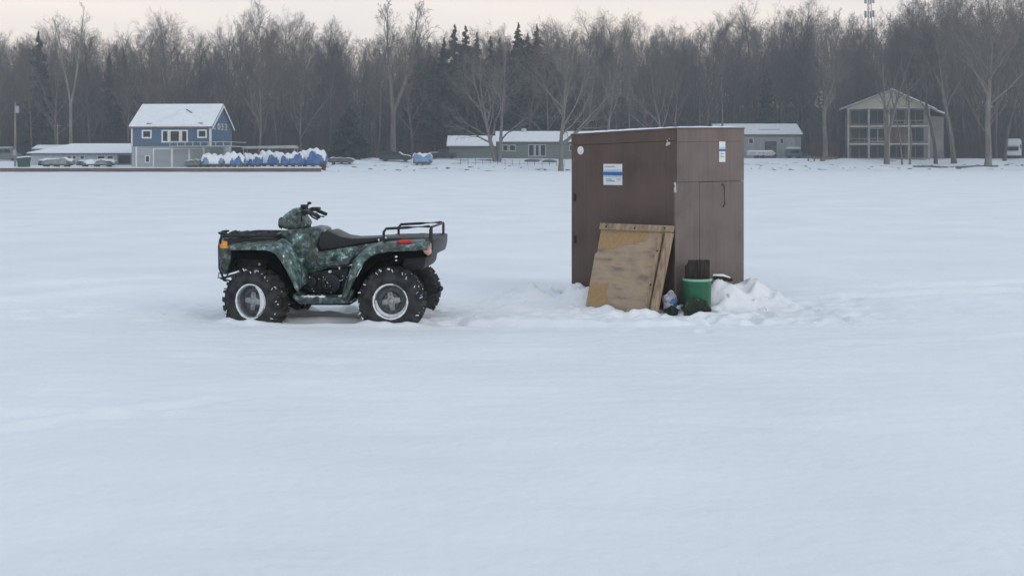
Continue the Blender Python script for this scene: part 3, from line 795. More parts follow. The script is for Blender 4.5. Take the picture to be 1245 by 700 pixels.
# long low building at the left
p = wp(60, 202, 172); LL = (wp(36, 202, 172).x, 172, gz(p.x, 172)); lf = Fr(LL, 0)
lb = thing('low_building', 'long low grey building with a snowy hipped roof by the utility pole', 'building', LL)
W2 = lf.at(164, 200)[0]; ze = lf.at(100, 187)[1]; zr = lf.at(100, 174.5, 4)[1] - .3
MB().box(0.2, W2, 0, 8, -.6, ze).build('wall', M['house_lite'], lb, smooth=0)
roof_x(lb, 0, W2, 0, 8, ze, zr, over=.4, hipl=lf.at(80, 187)[0] - .2)
for a, b in ((81, 87), (88, 93), (97, 103), (118, 128), (130, 138)): window(lb, lf, a, b, 189, 194, -.003, fw=.1)
window(lb, lf, 143, 160, 188.5, 200, -.003, fw=.15, m='house_green')
sh = wp(42, 186, 192); z = gz(sh.x, 192)
so = thing('back_shed', 'dark shed roof with thin snow behind the low building', 'shed', (sh.x, 192, z))
zt = EYE + (195 - 176) * 192 / F_PX - z
MB().box(0, 5.5, 0, 4, -.3, zt - .7).build('wall', M['recess'], so, smooth=0)
roof_x(so, 0, 5.5, 0, 4, zt - .8, zt - .3, over=.4)

# green bungalow: garage end and main part
p = wp(546, 196, 187); GL = (p.x, 187, gz(p.x + 4, 187) - .05); gf = Fr(GL, 0)
gh = thing('green_bungalow', 'grey green bungalow with garage end and long snowy roofs', 'house', GL)
x1 = gf.at(603, 190)[0]; zw = gf.at(570, 178)[1]; zg = gf.at(570, 165, 3.4)[1] - .3
MB().box(0, x1, 0, 6.8, -.8, zw).build('garage_wall', M['house_green'], gh, smooth=0)
roof_x(gh, -.1, x1 - .3, 0, 6.8, zw, zg, over=.35)
x2 = x1 + .02; x3 = gf.at(742, 190)[0]; zm = gf.at(650, 173, 1.5)[1]; zmr = gf.at(650, 159.5, 5.7)[1] - .3
MB().box(x2, x3, 1.5, 9.9, -.8, zm).build('main_wall', M['house_green'], gh, smooth=0)
roof_x(gh, x2 + .1, x3, 1.5, 9.9, zm, zmr, over=.35)
for a, b, t_, u_ in ((611, 618, 176, 184), (619, 627, 176, 184), (692, 700, 176, 184)): window(gh, gf, a, b, t_, u_, 1.497, fw=.12, m='dirty_white')
for a, b in ((642, 650), (650.3, 656), (656.3, 664)): window(gh, gf, a, b, 175.5, 190.5, 1.497, fw=.16, m='house_lite', name='patio_door')
cxx = gf.at(637, 159, 5.7)[0]
MB().box(cxx - .4, cxx + .4, 5.3, 6.1, zmr - .6, zmr + .75).build('chimney', M['dirty_white'], gh, smooth=0)

# pale house
p = wp(872, 186, 216); PL = (p.x, 216, gz(p.x + 8, 216)); pf = Fr(PL, 0)
ph = thing('pale_house', 'low pale blue house with a snowy roof beside the brown hut', 'house', PL)
W3 = pf.at(974, 180)[0]; ze = pf.at(930, 164)[1]; zr = pf.at(930, 150.5, 4.5)[1] - .3
MB().box(0, W3, 0, 9, -1, ze).build('wall', M['house_lite'], ph, smooth=0)
rr = roof_x(ph, 0, W3, 0, 9, ze, zr, over=.35)
sl3 = (zr - ze) / 4.5
xa = pf.at(925, 160)[0]; xb = pf.at(951, 160)[0]
MB().tube([(xa, 1.6, ze + 1.6 * sl3 + .30), (xb, 1.7, ze + 1.7 * sl3 + .30)], .07, 6).build('bare_patch', M['roof_dark'], rr)
for a, b in ((910, 916), (948, 953)): window(ph, pf, a, b, 168, 175, -.003, fw=.12)
MB().box(pf.at(956, 180)[0], pf.at(966, 180)[0], -.06, -.004, 0, pf.at(960, 168)[1]).build('door', M['dirty_white'], ph, smooth=0)
MB().box(pf.at(930, 180)[0], pf.at(944, 180)[0], -.06, -.004, 0, pf.at(940, 172)[1]).build('garage_door', M['recess'], ph, smooth=0)

# three storey house
p = wp(1030, 191, 200); TL = (p.x, 200, gz(p.x + 7, 200)); tf = Fr(TL, R(-13))
th = thing('three_storey_house', 'three storey grey house with stacked lake porches and olive gable', 'house', TL, R(-13))
W4 = tf.at(1131, 190)[0]; zE = tf.at(1060, 131)[1]; zP = tf.at(1083, 110)[1]; z1 = tf.at(1080, 174.5)[1]; z2 = tf.at(1080, 153)[1]; xp = tf.at(1083, 110)[0]
D4 = 11
MB().box(.25, W4 - .25, 1.8, D4, -1, zE).build('wall', M['porch'], th, smooth=0)
MB().box(.05, W4 - .05, -.1, 1.796, z1 - .22, z1 + .02).build('balcony', M['taupe'], th, smooth=0)
MB().box(.05, W4 - .05, -.1, 1.796, z2 - .2, z2 + .02).build('balcony', M['taupe'], th, smooth=0)
for z0, pa, pb in ((z1, 1032, 1080), (z2, 1084, 1130)):
    x0, x1 = tf.at(pa, 180)[0], tf.at(pb, 180)[0]
    rl = MB().box(x0, x1, -.10, -.05, z0 + .82, z0 + .92)
    n = 5 if z0 == z1 else 3
    for k in range(n + 1):
        xx = x0 + (x1 - x0) * k / n; rl.box(xx - .03, xx + .03, -.10, -.05, z0 + .02, z0 + .82)
    rl.build('railing', M['post'], th, smooth=0)
for px in (1031, 1056.5, 1081, 1105, 1130):
    xx = min(max(tf.at(px, 180)[0], .2), W4 - .2)
    MB().box(xx - .16, xx + .16, -.14, .2, -1, zE).build('column', M['post'], th, smooth=0)
for (z0, ztop) in ((0, z1), (z1, z2), (z2, zE)):
    for k in range(4):
        xa = .8 + k * (W4 - 1.2) / 4; xb = xa + (W4 - 1.2) / 4 - .5
        if k == 2 and z0 == z1:
            MB().box(xa, xb, 1.75, 1.796, z0 + .05, ztop - .3).build('brown_panel', M['porch_brown'], th, smooth=0); continue
        f = MB(); zz0, zz1 = z0 + (.35 if z0 else .15), ztop - .35
        xa -= .12; xb += .12
        f.box((xa + xb) / 2 - .05, (xa + xb) / 2 + .05, 1.72, 1.755, zz0 + .1, zz1 - .1)
        f.box(xa, xb, 1.72, 1.796, zz1 - .1, zz1).box(xa, xb, 1.72, 1.796, zz0, zz0 + .1).box(xa, xa + .1, 1.72, 1.796, zz0 + .1, zz1 - .1).box(xb - .1, xb, 1.72, 1.796, zz0 + .1, zz1 - .1)
        w = f.build('window', M['white' if (k == 1 and z0 == z1) else 'porch'], th, smooth=0)
        MB().box(xa + .1, xb - .1, 1.76, 1.79, zz0 + .1, zz1 - .1).build('pane', M['glass'], w, smooth=0)
MB().prism([(0, zE), (W4, zE), (xp, zP - .1)], -.2, .1).build('gable', M['olive'], th, smooth=0)
MB().box(-.1, W4 + .1, -.26, 1.79, zE - .2, zE - .004).build('soffit_beam', M['taupe'], th, smooth=0)
xl = tf.at(1021, 133.5)[0]; zl = tf.at(1021, 133.5)[1]; xr = tf.at(1138, 133)[0]; zr_ = tf.at(1138, 134.5)[1]
ro = MB().prism([(xl, zl), (xp, zP), (xr, zr_), (xr, zr_ + .2), (xp, zP + .2), (xl, zl + .2)], -.7, D4).build('roof', M['roof_dark'], th, smooth=0)
MB().prism([(xp + .1, zP + .17), (xr, zr_ + .204), (xr, zr_ + .36), (xp + .1, zP + .34)], -.65, D4).build('roof_snow', M['snow_cap'], ro, smooth=0)
xq = tf.at(1153, 140, 2)[0]; zq = tf.at(1153, 140, 2)[1]; xs = tf.at(1133, 133.5, 2)[0]; zs = tf.at(1133, 132.5, 2)[1]
lr = MB().prism([(xs, zs - .3), (xq, zq - .15), (xq, zq), (xs, zs)], 2, D4).build('side_roof', M['roof_dark'], th, smooth=0)
MB().prism([(xs, zs + .004), (xq, zq + .004), (xq, zq + .2), (xs, zs + .2)], 2, D4).build('roof_snow', M['snow_cap'], lr, smooth=0)
MB().prism([(xl - .05, zl - .12), (xp, zP - .12), (xr + .05, zr_ - .12), (xr + .05, zr_ + .18), (xp, zP + .18), (xl - .05, zl + .18)], -.78, -.705).build('barge_board', M['post'], th, smooth=0)
MB().box(W4 - .24, xq - .7, 2.4, D4 - .5, -1, zq - .2).build('side_wall', M['porch'], th, smooth=0)

# ------------------------------------------------------------------ poles, mast, wires
def pole(px, Y, top, label, extra=True):
    X = (px - CX) * Y / F_PX; z = gz(X, Y); H = EYE + (HY - top) * Y / F_PX - z
    o = thing('utility_pole', label, 'utility pole', (X, Y, z))
    MB().tube([(0, 0, -.5), (0, 0, H)], [.17, .11], 9).build('post', M['pole'], o)
    if extra:
        MB().lathe([(.0, 0), (.26, 0), (.28, .1), (.28, .9), (.22, 1.0), (0, 1.0)], 14).build('transformer', M['galv'], o, loc=(.34, -.1, H - 1.6), rot=(R(90), 0, 0))
        MB().box(-.22, .22, -.3, -.12, 1.6, 2.4).build('meter_box', M['galv'], o)
    else: MB().box(-.7, .7, -.08, .06, H - .5, H - .38).build('crossarm', M['pole'], o, smooth=0)
    return Vector((X, Y, z + H))
t1 = pole(18.5, 166, 124, 'tall utility pole with a transformer standing by the seawall end')
t2 = pole(70, 198, 150, 'distant utility pole rising over the low building roof', False)
t3 = pole(253, 206, 128, 'distant utility pole half hidden behind the blue house', False)
t4 = pole(452, 208, 148, 'distant utility pole among the trees by the spruce', False)
def wire(a, b, sag, label, r=.014):
    pts = [a.lerp(b, k / 14) - Vector((0, 0, sag * 4 * (k / 14) * (1 - k / 14))) for k in range(15)]
    tag(MB().tube(pts, r, 5).build('power_line', M['steel_dark']), label, 'wire')
wire(t1 - Vector((0, 0, 4.4)), t2 - Vector((0, 0, 1.2)), .4, 'power line from the pole with the transformer to the pole behind the low roof', .032)
wire(t2 - Vector((0, 0, .4)), t3 - Vector((0, 0, 3.6)), .8, 'power line from the low building to the pole behind the blue house', .032)
wire(t3 - Vector((0, 0, 3.4)), t4 - Vector((0, 0, .4)), 1.2, 'power line crossing the trees from the blue house to the spruce', .032)
X = (1057 - CX) * 262 / F_PX; z = gz(X, 262); H = EYE + 202 * 262 / F_PX - z
mo = thing('radio_mast', 'thin lattice radio mast rising above the bare treetops', 'mast', (X, 262, z))
ms = MB()
for k in range(3):
    a = k * 2.094; ms.tube([(.75 * math.cos(a), .75 * math.sin(a), 0), (.45 * math.cos(a), .45 * math.sin(a), H)], .07, 5)
zz = 0; k = 0
while zz < H - 1:
    w = .75 - .3 * zz / H
    for j in range(3):
        a, b = j * 2.094, (j + 1) * 2.094
        ms.tube([(w * math.cos(a), w * math.sin(a), zz), (w * math.cos(b), w * math.sin(b), zz + 1)], .035, 4)
    zz += 1; k += 1
ms.build('lattice', M['galv'], mo)
an = MB()
for zz in (H - 1.2, H - 4.4):
    for j in range(6):
        a = j * 1.047; an.box(1.0 * math.cos(a) - .14, 1.0 * math.cos(a) + .14, 1.0 * math.sin(a) - .1, 1.0 * math.sin(a) + .1, zz - .9, zz + .6)
    an.lathe([(.5, 0), (1.0, 0), (1.0, .08), (.5, .08)], 12)
an.v = [(v[0], v[1], v[2]) for v in an.v]
an.build('antenna', M['galv'], mo)

# ------------------------------------------------------------------ vehicles on the shore
def wheel_set(root, xs, ys, r, parent_mat='rubber'):
    for x in xs:
        for y in ys:
            MB().lathe([(0, -.11), (r * .6, -.11), (r * .62, -.1), (r, -.09), (r, .09), (r * .62, .1), (0, .11)], 18).build('wheel', M[parent_mat], root, loc=(x, y, r))

def car(name, label, loc, L, Hh, prof, glass, paint, rz=0, Wd=1.7, snow=None):
    o = thing(name, label, 'car', loc, rz)
    MB().prism([(x * L, z * Hh) for x, z in prof], -Wd / 2, Wd / 2).build('body', M[paint], o, bevel=.07, seg=2)
    for gl in glass:
        MB().prism([(x * L, z * Hh) for x, z in gl], -Wd / 2 - .01, Wd / 2 + .01).build('side_window', M['glass'], o, smooth=0)
    wheel_set(o, (-L * .31, L * .31), (-Wd / 2 + .1, Wd / 2 - .1), .33)
    if snow:
        MB().prism([(x * L, z * Hh) for x, z in snow], -Wd / 2 + .08, Wd / 2 - .08).build('snow_cover', M['snow_cap'], o, bevel=.04)
    return o
hatch = [(-.5, .2), (-.49, .55), (-.44, .82), (-.36, .97), (-.1, 1.0), (.08, .92), (.22, .62), (.42, .54), (.49, .42), (.5, .2), (.42, .14), (-.42, .14)]
g1 = [(-.42, .60), (-.38, .84), (-.33, .90), (-.14, .92), (-.14, .60)]; g2 = [(-.11, .60), (-.11, .92), (.05, .86), (.17, .62)]
p = wp(481, 199, 177)
car('parked_car', 'dark hatchback with snow on its bonnet parked beside the blue tarped boat', (p.x, 177, gz(p.x, 177) - .02), 4.9, 1.55, hatch, (g1, g2), 'car_dark',
    snow=[(.12, .90), (.23, .65), (.42, .56), (.48, .47), (.48, .53), (.42, .63), (.23, .73), (.13, .97)])
p = wp(539, 196, 183)
car('parked_truck', 'dark pickup parked between the blue tarped boat and the green garage', (p.x, 183, gz(p.x, 183)), 4.4, 1.5,
    [(-.5, .25), (-.5, .62), (-.18, .64), (-.12, .98), (.1, 1.0), (.2, .64), (.46, .58), (.5, .25), (.4, .16), (-.4, .16)], ([(-.1, .66), (-.07, .9), (.07, .92), (.14, .66)],), 'car_dark',
    snow=[(-.48, .63), (-.2, .65), (-.2, .71), (-.48, .69)])
p = wp(6, 193, 186)
car('parked_van', 'grey van at the shore beyond the utility pole, the farthest parked there', (p.x, 186, gz(p.x, 186)), 5.2, 2.1,
    [(-.5, .15), (-.5, .85), (-.46, .98), (.2, 1.0), (.32, .62), (.48, .5), (.5, .15), (.4, .1), (-.4, .1)], ([(-.4, .6), (-.4, .88), (.0, .9), (.0, .6)], [(.03, .6), (.03, .9), (.18, .9), (.27, .62)]), 'car_grey',
    snow=[(-.46, .99), (.2, 1.01), (.2, 1.06), (-.46, 1.05)])
p = wp(965, 187.5, 208)
car('parked_van', 'dark boxy van with a snowy top parked beside the pale house door', (p.x, 208, gz(p.x, 208)), 2.6, 1.7,
    [(-.5, .15), (-.5, .9), (-.44, 1.0), (.4, 1.0), (.48, .6), (.5, .15)], ([(-.3, .55), (-.3, .88), (.3, .88), (.3, .55)],), 'car_grey',
    snow=[(-.48, 1.01), (.42, 1.01), (.38, 1.18), (-.42, 1.18)])
# camper
p = wp(1232, 183, 202); ca = thing('camper', 'white camper van parked among the trees beyond the biggest trunk', 'camper', (p.x, 202, gz(p.x, 202)), R(242))
MB().prism([(-2.6, .5), (-2.6, 3.2), (1.5, 3.3), (2.6, 2.9), (2.7, 2.2), (1.9, 2.0), (2.2, 1.3), (2.9, 1.1), (2.9, .5)], -1.15, 1.15).build('body', M['van_white'], ca, bevel=.1)
MB().box(-1.6, -.3, -1.17, 1.17, 1.7, 2.4).box(.2, 1.2, -1.17, 1.17, 1.7, 2.4).build('side_window', M['glass'], ca, smooth=0)
MB().hexa([(2.0, -1.0, 1.4), (2.24, -1.0, 1.36), (2.24, 1.0, 1.36), (2.0, 1.0, 1.4)], [(1.9, -1.0, 1.98), (1.99, -1.0, 1.98), (1.99, 1.0, 1.98), (1.9, 1.0, 1.98)]).build('windscreen', M['glass'], ca, smooth=0)
wheel_set(ca, (-1.6, 1.9), (-.95, .95), .38)
MB().box(-2.5, 1.4, -1.05, 1.05, 3.29, 3.42).build('snow_cover', M['snow_cap'], ca, bevel=.05)
# white trailer by the pale house
p = wp(924, 187.5, 207); tr_ = thing('covered_boat', 'long white covered boat on a trailer before the pale house', 'boat', (p.x, 207, gz(p.x, 207)))
MB().prism([(-2.6, .45), (-2.5, 1.1), (2.3, 1.15), (2.75, 1.0), (2.2, .45)], -.9, .9).build('hull', M['dirty_white'], tr_, bevel=.12)
MB().prism([(-2.5, 1.12), (-2.3, 1.42), (2.0, 1.48), (2.4, 1.17)], -.85, .85).build('snow_cover', M['snow_cap'], tr_, bevel=.1)
wheel_set(tr_, (-.6, .4), (-.8, .8), .3)

# ------------------------------------------------------------------ boats under tarpaulins
def tarped(name, label, px0, px1, Y, ytop, ybot, seed, m='tarp', group=None, snow=.5, hullm='hull', zlow=.45):
    xa = (px0 - CX) * Y / F_PX; xb = (px1 - CX) * Y / F_PX; xc = (xa + xb) / 2; L = xb - xa
    z = gz(xc, Y); H = EYE + (HY - ytop) * Y / F_PX - z
    o = thing(name, label, 'boat', (xc, Y, z), 0, group)
    rn = random.Random(seed); nu, nv = 34, 17; wid = 2.2
    ph = [rn.uniform(0, 6.28) for _ in range(6)]
    def pt(u, v, off=0):
        a = math.pi * v; e = 1 - abs(2 * u - 1) ** 5
        hh = H * (.90 + .06 * math.sin(5 * u + ph[0]) + .025 * math.sin(17 * u + ph[1])) * (.70 + .30 * e)
        w = wid / 2 * (.6 + .4 * e)
        s = math.sin(a); c = math.cos(a)
        ridge = .93 + .07 * math.sin(23 * u + 5 * v + ph[2])
        zz = zlow + (hh - zlow) * (s ** .72) * ridge
        return ((u - .5) * L * (1 - .05 * (1 - s)), -c * (w + off) * (1 + .05 * math.sin(19 * u + ph[3])), zz + off * s)
    mb = MB(); mb.v = [pt(i / nu, j / nv) for i in range(nu + 1) for j in range(nv + 1)]
    idx = lambda i, j: i * (nv + 1) + j
    mb.f = [(idx(i, j), idx(i + 1, j), idx(i + 1, j + 1), idx(i, j + 1)) for i in range(nu) for j in range(nv)]
    mb.f += [tuple(idx(0, j) for j in range(nv + 1)), tuple(idx(nu, j) for j in range(nv + 1))]
    mb.build('tarp', M[m], o, smooth=40)
    sn = MB(); sn.v = [pt(i / nu, j / nv, .07) for i in range(nu + 1) for j in range(nv + 1)]
    for i in range(nu):
        drop = snow * (.85 + .28 * math.sin(8 * i / nu + ph[4]) + .20 * math.sin(15 * i / nu + ph[5]) * math.sin(4 * i / nu + ph[1]))
        for j in range(nv):
            vm = abs((j + .5) / nv - .5) * 2
            if vm < max(.13, drop) : sn.f.append((idx(i, j), idx(i + 1, j), idx(i + 1, j + 1), idx(i, j + 1)))
    if sn.f:
        used = sorted({k for f in sn.f for k in f}); mp = {k: n for n, k in enumerate(used)}
        sn.v = [sn.v[k] for k in used]; sn.f = [tuple(mp[k] for k in f) for f in sn.f]
        s = sn.build('snow_cover', M['snow_cap'], o, smooth=40)
        md = s.modifiers.new('thick', 'SOLIDIFY'); md.thickness = .06; md.offset = 0
    h = MB()
    for sy in (-.75, .75): h.tube([(-L * .46, sy, .42), (L * .38, sy, .42), (L * .47, sy, .55)], [.26, .26, .1], 10)
    h.box(-L * .44, L * .42, -1.0, 1.0, .62, .8)
    h.build('hull', M[hullm], o)
    b = MB()
    for xx in (-L * .3, 0, L * .3): b.box(xx - .12, xx + .12, -.9, .9, -.3, .2)
    b.build('block', M['log'], o, smooth=0)
    return o
BG = 'tarp covered boats stored along the seawall'
tarped('tarped_boat', 'pale snow laden tarped boat nearest the blue house deck', 246, 273, 157.3, 185, 202.5, 1, 'tarp_lite', BG, 1.05)
tarped('tarped_boat', 'snowy tarped boat, second along from the blue house', 271, 298, 157.6, 184, 202.5, 2, 'tarp', BG, 1.0)
tarped('tarped_boat', 'bright blue tarped boat with a snowy ridge, third along from the blue house', 294, 319, 163, 184.5, 200, 3, 'tarp', BG, .8)
tarped('tarped_boat', 'rumpled blue and white tarped boat at the middle of the row under the canopy frame', 315, 346, 167, 181, 199, 4, 'tarp', BG, 1.0)
tarped('tarped_boat', 'deep blue tarped boat with little snow, second from the row end by the shrub', 342, 370, 162.5, 183.5, 201, 5, 'tarp', BG, .72)
tarped('tarped_boat', 'deep blue tarped boat with thick rounded snow at the row end by the shrub', 364, 397, 165, 179, 200, 6, 'tarp', BG, .8)
tarped('tarped_boat', 'bright blue tarped boat standing alone beside the parked dark car', 502, 526, 172, 184, 202, 7, 'tarp_lite', None, .55)
tarped('covered_boat', 'grey covered boat with light snow before the spruce', 399, 431, 170, 191, 202, 8, 'hull', None, .35, zlow=.35)
tarped('covered_boat', 'grey covered boat with a flat snow top before the low building windows', 48, 90, 163, 191, 203, 9, 'grey_cover', None, .55, zlow=.4)
tarped('covered_boat', 'low snow buried boat between the low building and blue house', 94, 142, 164, 193, 203, 10, 'grey_cover', None, .9, zlow=.35)
tarped('covered_boat', 'low dark boat with thin snow before the garage doors', 226, 247, 157.4, 193, 202, 12, 'house_green', None, .3, zlow=.3)
# canopy frame behind the boats
p = wp(296, 200, 178); z = gz(p.x + 4, 178); cf = thing('canopy_frame', 'pale boat lift canopy frame behind the tarped boats', 'canopy', (p.x, 178, z))
L = (362 - 296) * 178 / F_PX; zt = EYE + (195 - 177) * 178 / F_PX - z
MB().prism([(0, zt - .5), (.3, zt - .15), (L - .3, zt), (L, zt - .45)], -1.4, 1.4).build('cover', M['deck'], cf, bevel=.1)
f = MB()
for xx in (.3, L * .5, L - .3):
    for yy in (-1.3, 1.3): f.tube([(xx, yy, -.3), (xx, yy, zt - .35)], .06, 6)
f.build('frame', M['galv'], cf)
# green container, shrub
p = wp(29, 203, 161); z = gz(p.x, 161)
du = thing('green_container', 'green metal container with a snowy lid beside the utility pole', 'container', (p.x, 161, z))
MB().prism([(-.65, 0), (-.75, 1.2), (.75, 1.35), (.65, 0)], -.6, .6).build('body', M['dumpster'], du, bevel=.04)
MB().prism([(-.75, 1.24), (-.7, 1.40), (.72, 1.55), (.78, 1.38)], -.62, .62).build('snow_cover', M['snow_cap'], du, bevel=.05)
p = wp(393, 203, 158)
sb = MB(); rn = random.Random(5)
for k in range(70):
    a = rn.uniform(0, 6.28); l = rn.uniform(.5, 1.3); sb.tube([(rn.uniform(-.3, .3), rn.uniform(-.3, .3), -.1), (math.cos(a) * l * .5, math.sin(a) * l * .4, l)], [.03, .012], 4)
tag(sb.build('shrub', M['brush_red'], loc=(p.x, 158, gz(p.x, 158))), 'reddish bare shrub at the end of the row of tarped boats', 'shrub')

# ------------------------------------------------------------------ rocks and driftwood on the bank
rocks = []
for k in range(5):
    o = MB().lump((0, 0, 0), (.5, .4, .26), 40 + k, .22, 2).build('shore_rock', M['rock'])
    tag(o, 'small dark rock poking through the snow of the bank', 'rock', 'rocks along the snowy bank'); rocks.append(o)
k = 0
for px in list(np.linspace(402, 690, 26)) + list(np.linspace(912, 1240, 42)):
    px = px + random.uniform(-5, 5); d = random.uniform(2.0, 9)
    X = (px - CX) * 172 / F_PX; Y = float(shore_line(np.array([X]))[0]) + d; X = (px - CX) * Y / F_PX
    if k < 5: o = rocks[k]
    else: o = rocks[k % 5].copy(); C.objects.link(o)
    s = random.uniform(.25, .7)
    o.location = (X, Y, gz(X, Y) - .02); o.rotation_euler = (0, 0, random.uniform(0, 6.28)); o.scale = (s * random.uniform(.9, 1.8), s, s * random.uniform(.6, 1))
    k += 1
def log(px0, px1, py, Y, r, label):
    a = wp(px0, py, Y); b = wp(px1, py, Y); za, zb = gz(a.x, Y), gz(b.x, Y)
    tag(MB().tube([(a.x, Y, za + r), ((a.x + b.x) / 2, Y + .2, (za + zb) / 2 + r * 1.2), (b.x, Y - .2, zb + r)], [r * .7, r, r * .6], 8).build('fallen_log', M['log']), label, 'log')
log(1110, 1152, 201, 180.5, .16, 'slim fallen log on the bank before the slim pair of trees')
log(1162, 1213, 204, 179.5, .2, 'longest fallen log lying at the foot of the biggest shore tree')
for i, (px, lab) in enumerate(((647, 'upturned dark rowing boat before the patio doors of the green bungalow'), (668, 'upturned dark rowing boat near the broad spreading tree'))):
    p = wp(px, 193, 181)
    MBx = MB().lump((0, 0, 0), (1.25, .5, .34), 3 + i, .06, 2).build('rowing_boat', M['hull'], loc=(p.x, 181, gz(p.x, 181) + .1), rot=(0, 0, .1 * i))
    tag(MBx, lab, 'boat')
# low wire fence before the bungalow
fe = thing('wire_fence', 'low wire fence on the snowy bank before the green bungalow', 'fence', (0, 0, 0))
w = MB(); prev = None
for k in range(15):
    px = 560 + k * 9; X = (px - CX) * 172 / F_PX; z = gz(X, 172)
    MB().tube([(X, 172, z - .2), (X, 172, z + .85)], .03, 5).build('post', M['steel_dark'], fe)
    if prev:
        for h in (.3, .78): w.tube([(prev[0], 172, prev[1] + h), (X, 172, z + h)], .012, 4)
    prev = (X, z)
w.build('wire', M['steel_dark'], fe)

# ------------------------------------------------------------------ the fishing hut
def hut():
    yaw = math.atan2(-HUT_L[1], -HUT_L[0])      # local x runs along the left face towards the near corner
    loc = (HUT_C[0] + HUT_L[0], HUT_C[1] + HUT_L[1], 0)
    fr = Fr(loc, yaw)
    o = thing('fishing_hut', 'brown plywood ice fishing hut standing on the frozen lake', 'hut', loc, yaw)
    Wl = math.hypot(*HUT_L); Wr = math.hypot(*HUT_R)
    zt_l, zt_n, zt_r = 1.828, 1.868, 1.895
    # left wall with its proud top board
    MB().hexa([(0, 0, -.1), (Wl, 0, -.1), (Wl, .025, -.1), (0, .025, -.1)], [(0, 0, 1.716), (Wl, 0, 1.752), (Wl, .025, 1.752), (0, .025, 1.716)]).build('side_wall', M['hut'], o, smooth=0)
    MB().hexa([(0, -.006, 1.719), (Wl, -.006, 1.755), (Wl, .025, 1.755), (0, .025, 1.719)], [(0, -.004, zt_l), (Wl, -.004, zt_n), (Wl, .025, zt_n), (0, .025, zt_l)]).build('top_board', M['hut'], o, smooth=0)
    # back walls
    MB().hexa([(0, .027, -.1), (.025, .027, -.1), (.025, Wr, -.1), (0, Wr, -.1)], [(0, .027, zt_l), (.025, .027, zt_l), (.025, Wr, zt_r), (0, Wr, zt_r)]).build('far_wall', M['hut'], o, smooth=0)
    MB().box(.027, Wl - .03, Wr - .025, Wr, -.1, 1.87).build('back_wall', M['hut'], o, smooth=0)
    # front wall: upper sheet and the door below it
    x = Wl
    seam = 1.55 - 27 * 11.86 / 1400
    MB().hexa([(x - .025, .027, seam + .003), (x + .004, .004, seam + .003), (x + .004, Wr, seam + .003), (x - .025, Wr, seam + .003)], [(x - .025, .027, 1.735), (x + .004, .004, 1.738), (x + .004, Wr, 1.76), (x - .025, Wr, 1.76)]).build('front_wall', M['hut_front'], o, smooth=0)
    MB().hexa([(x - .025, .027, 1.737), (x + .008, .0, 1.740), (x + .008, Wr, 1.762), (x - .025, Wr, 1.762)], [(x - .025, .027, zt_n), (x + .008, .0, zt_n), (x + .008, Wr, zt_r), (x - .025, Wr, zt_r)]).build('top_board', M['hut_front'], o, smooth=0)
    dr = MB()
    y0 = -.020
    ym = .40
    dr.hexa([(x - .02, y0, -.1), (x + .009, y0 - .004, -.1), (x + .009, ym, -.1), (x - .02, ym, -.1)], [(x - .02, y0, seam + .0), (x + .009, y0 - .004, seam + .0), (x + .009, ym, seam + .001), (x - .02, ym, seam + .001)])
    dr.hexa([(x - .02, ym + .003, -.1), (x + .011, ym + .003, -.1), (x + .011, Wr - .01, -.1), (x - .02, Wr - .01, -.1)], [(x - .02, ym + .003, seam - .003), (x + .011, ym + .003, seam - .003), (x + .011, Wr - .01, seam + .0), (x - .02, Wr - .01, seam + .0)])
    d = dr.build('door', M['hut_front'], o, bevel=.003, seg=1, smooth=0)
    # handle: a dark vertical bar hung from a bracket
    fr2 = Fr((HUT_C[0], HUT_C[1], 0), math.atan2(HUT_R[1], HUT_R[0]))
    a = fr2.at(875.5, 224); b = fr2.at(876.5, 251)
    MB().tube([(x + .024, a[0], a[1]), (x + .05, a[0], a[1] - .015), (x + .05, b[0], b[1] + .02), (x + .024, b[0], b[1])], .0065, 8).build('handle', M['black'], d)
    # roof
    MB().hexa([(-.01, -.01, zt_l - .0), (Wl + .012, -.01, zt_n + .001), (Wl + .012, Wr + .01, zt_r + .001), (-.01, Wr + .01, zt_r)], [(-.01, -.01, zt_l + .016), (Wl + .012, -.01, zt_n + .016), (Wl + .012, Wr + .01, zt_r + .016), (-.01, Wr + .01, zt_r + .016)]).build('roof', M['hut'], o, smooth=0)
    sn = MB(); n = 40
    for i in range(n + 1):
        for j in range(13):
            u, v = i / n, j / 12
            base = (zt_l + (zt_n - zt_l) * u) * (1 - v) + zt_r * v + .019
            e = min(1, min(u, 1 - u) * 14, min(v, 1 - v) * 7)
            sn.v.append((Wl * u, Wr * v, base + .013 * e ** .5 * (.3 + 1.5 * random.random() ** 2)))
    sn.f = [(i * 13 + j, (i + 1) * 13 + j, (i + 1) * 13 + j + 1, i * 13 + j + 1) for i in range(n) for j in range(12)]
    s = sn.build('roof_snow', M['snow_cap'], o)
    # signs on the left wall
    def plate(px0, px1, py0, py1, m, name, off, f=fr, parent=o, side=0):
        A = f.at(px0, py1); B = f.at(px1, py0)
        if side == 0: mb = MB().box(A[0], B[0], off - .003, off, A[1], B[1])
        else: mb = MB().box(x + off, x + off + .003, A[0], B[0], A[1], B[1])
        return mb.build(name, M[m], parent, smooth=0)
    sg = plate(734, 756.8, 199.5, 224.8, 'sign_white', 'sign', -.002)
    plate(734.0, 756.8, 209.2, 213.2, 'sign_blue', 'blue_band', -.0055, parent=sg)
    plate(735.2, 756, 206.4, 208.8, 'sign_pale', 'pale_band', -.0055, parent=sg)
    plate(735.2, 755.5, 213.6, 215.6, 'sign_pale', 'pale_band', -.0055, parent=sg)
    for (a, b, c, d_) in ((736, 748, 202, 203.2), (737, 744, 217.4, 218.4), (737.5, 748, 219.4, 220.6), (750, 755, 217.6, 218.4)):
        plate(a, b, c, d_, 'sign_grey', 'text_line', -.0055, parent=sg)
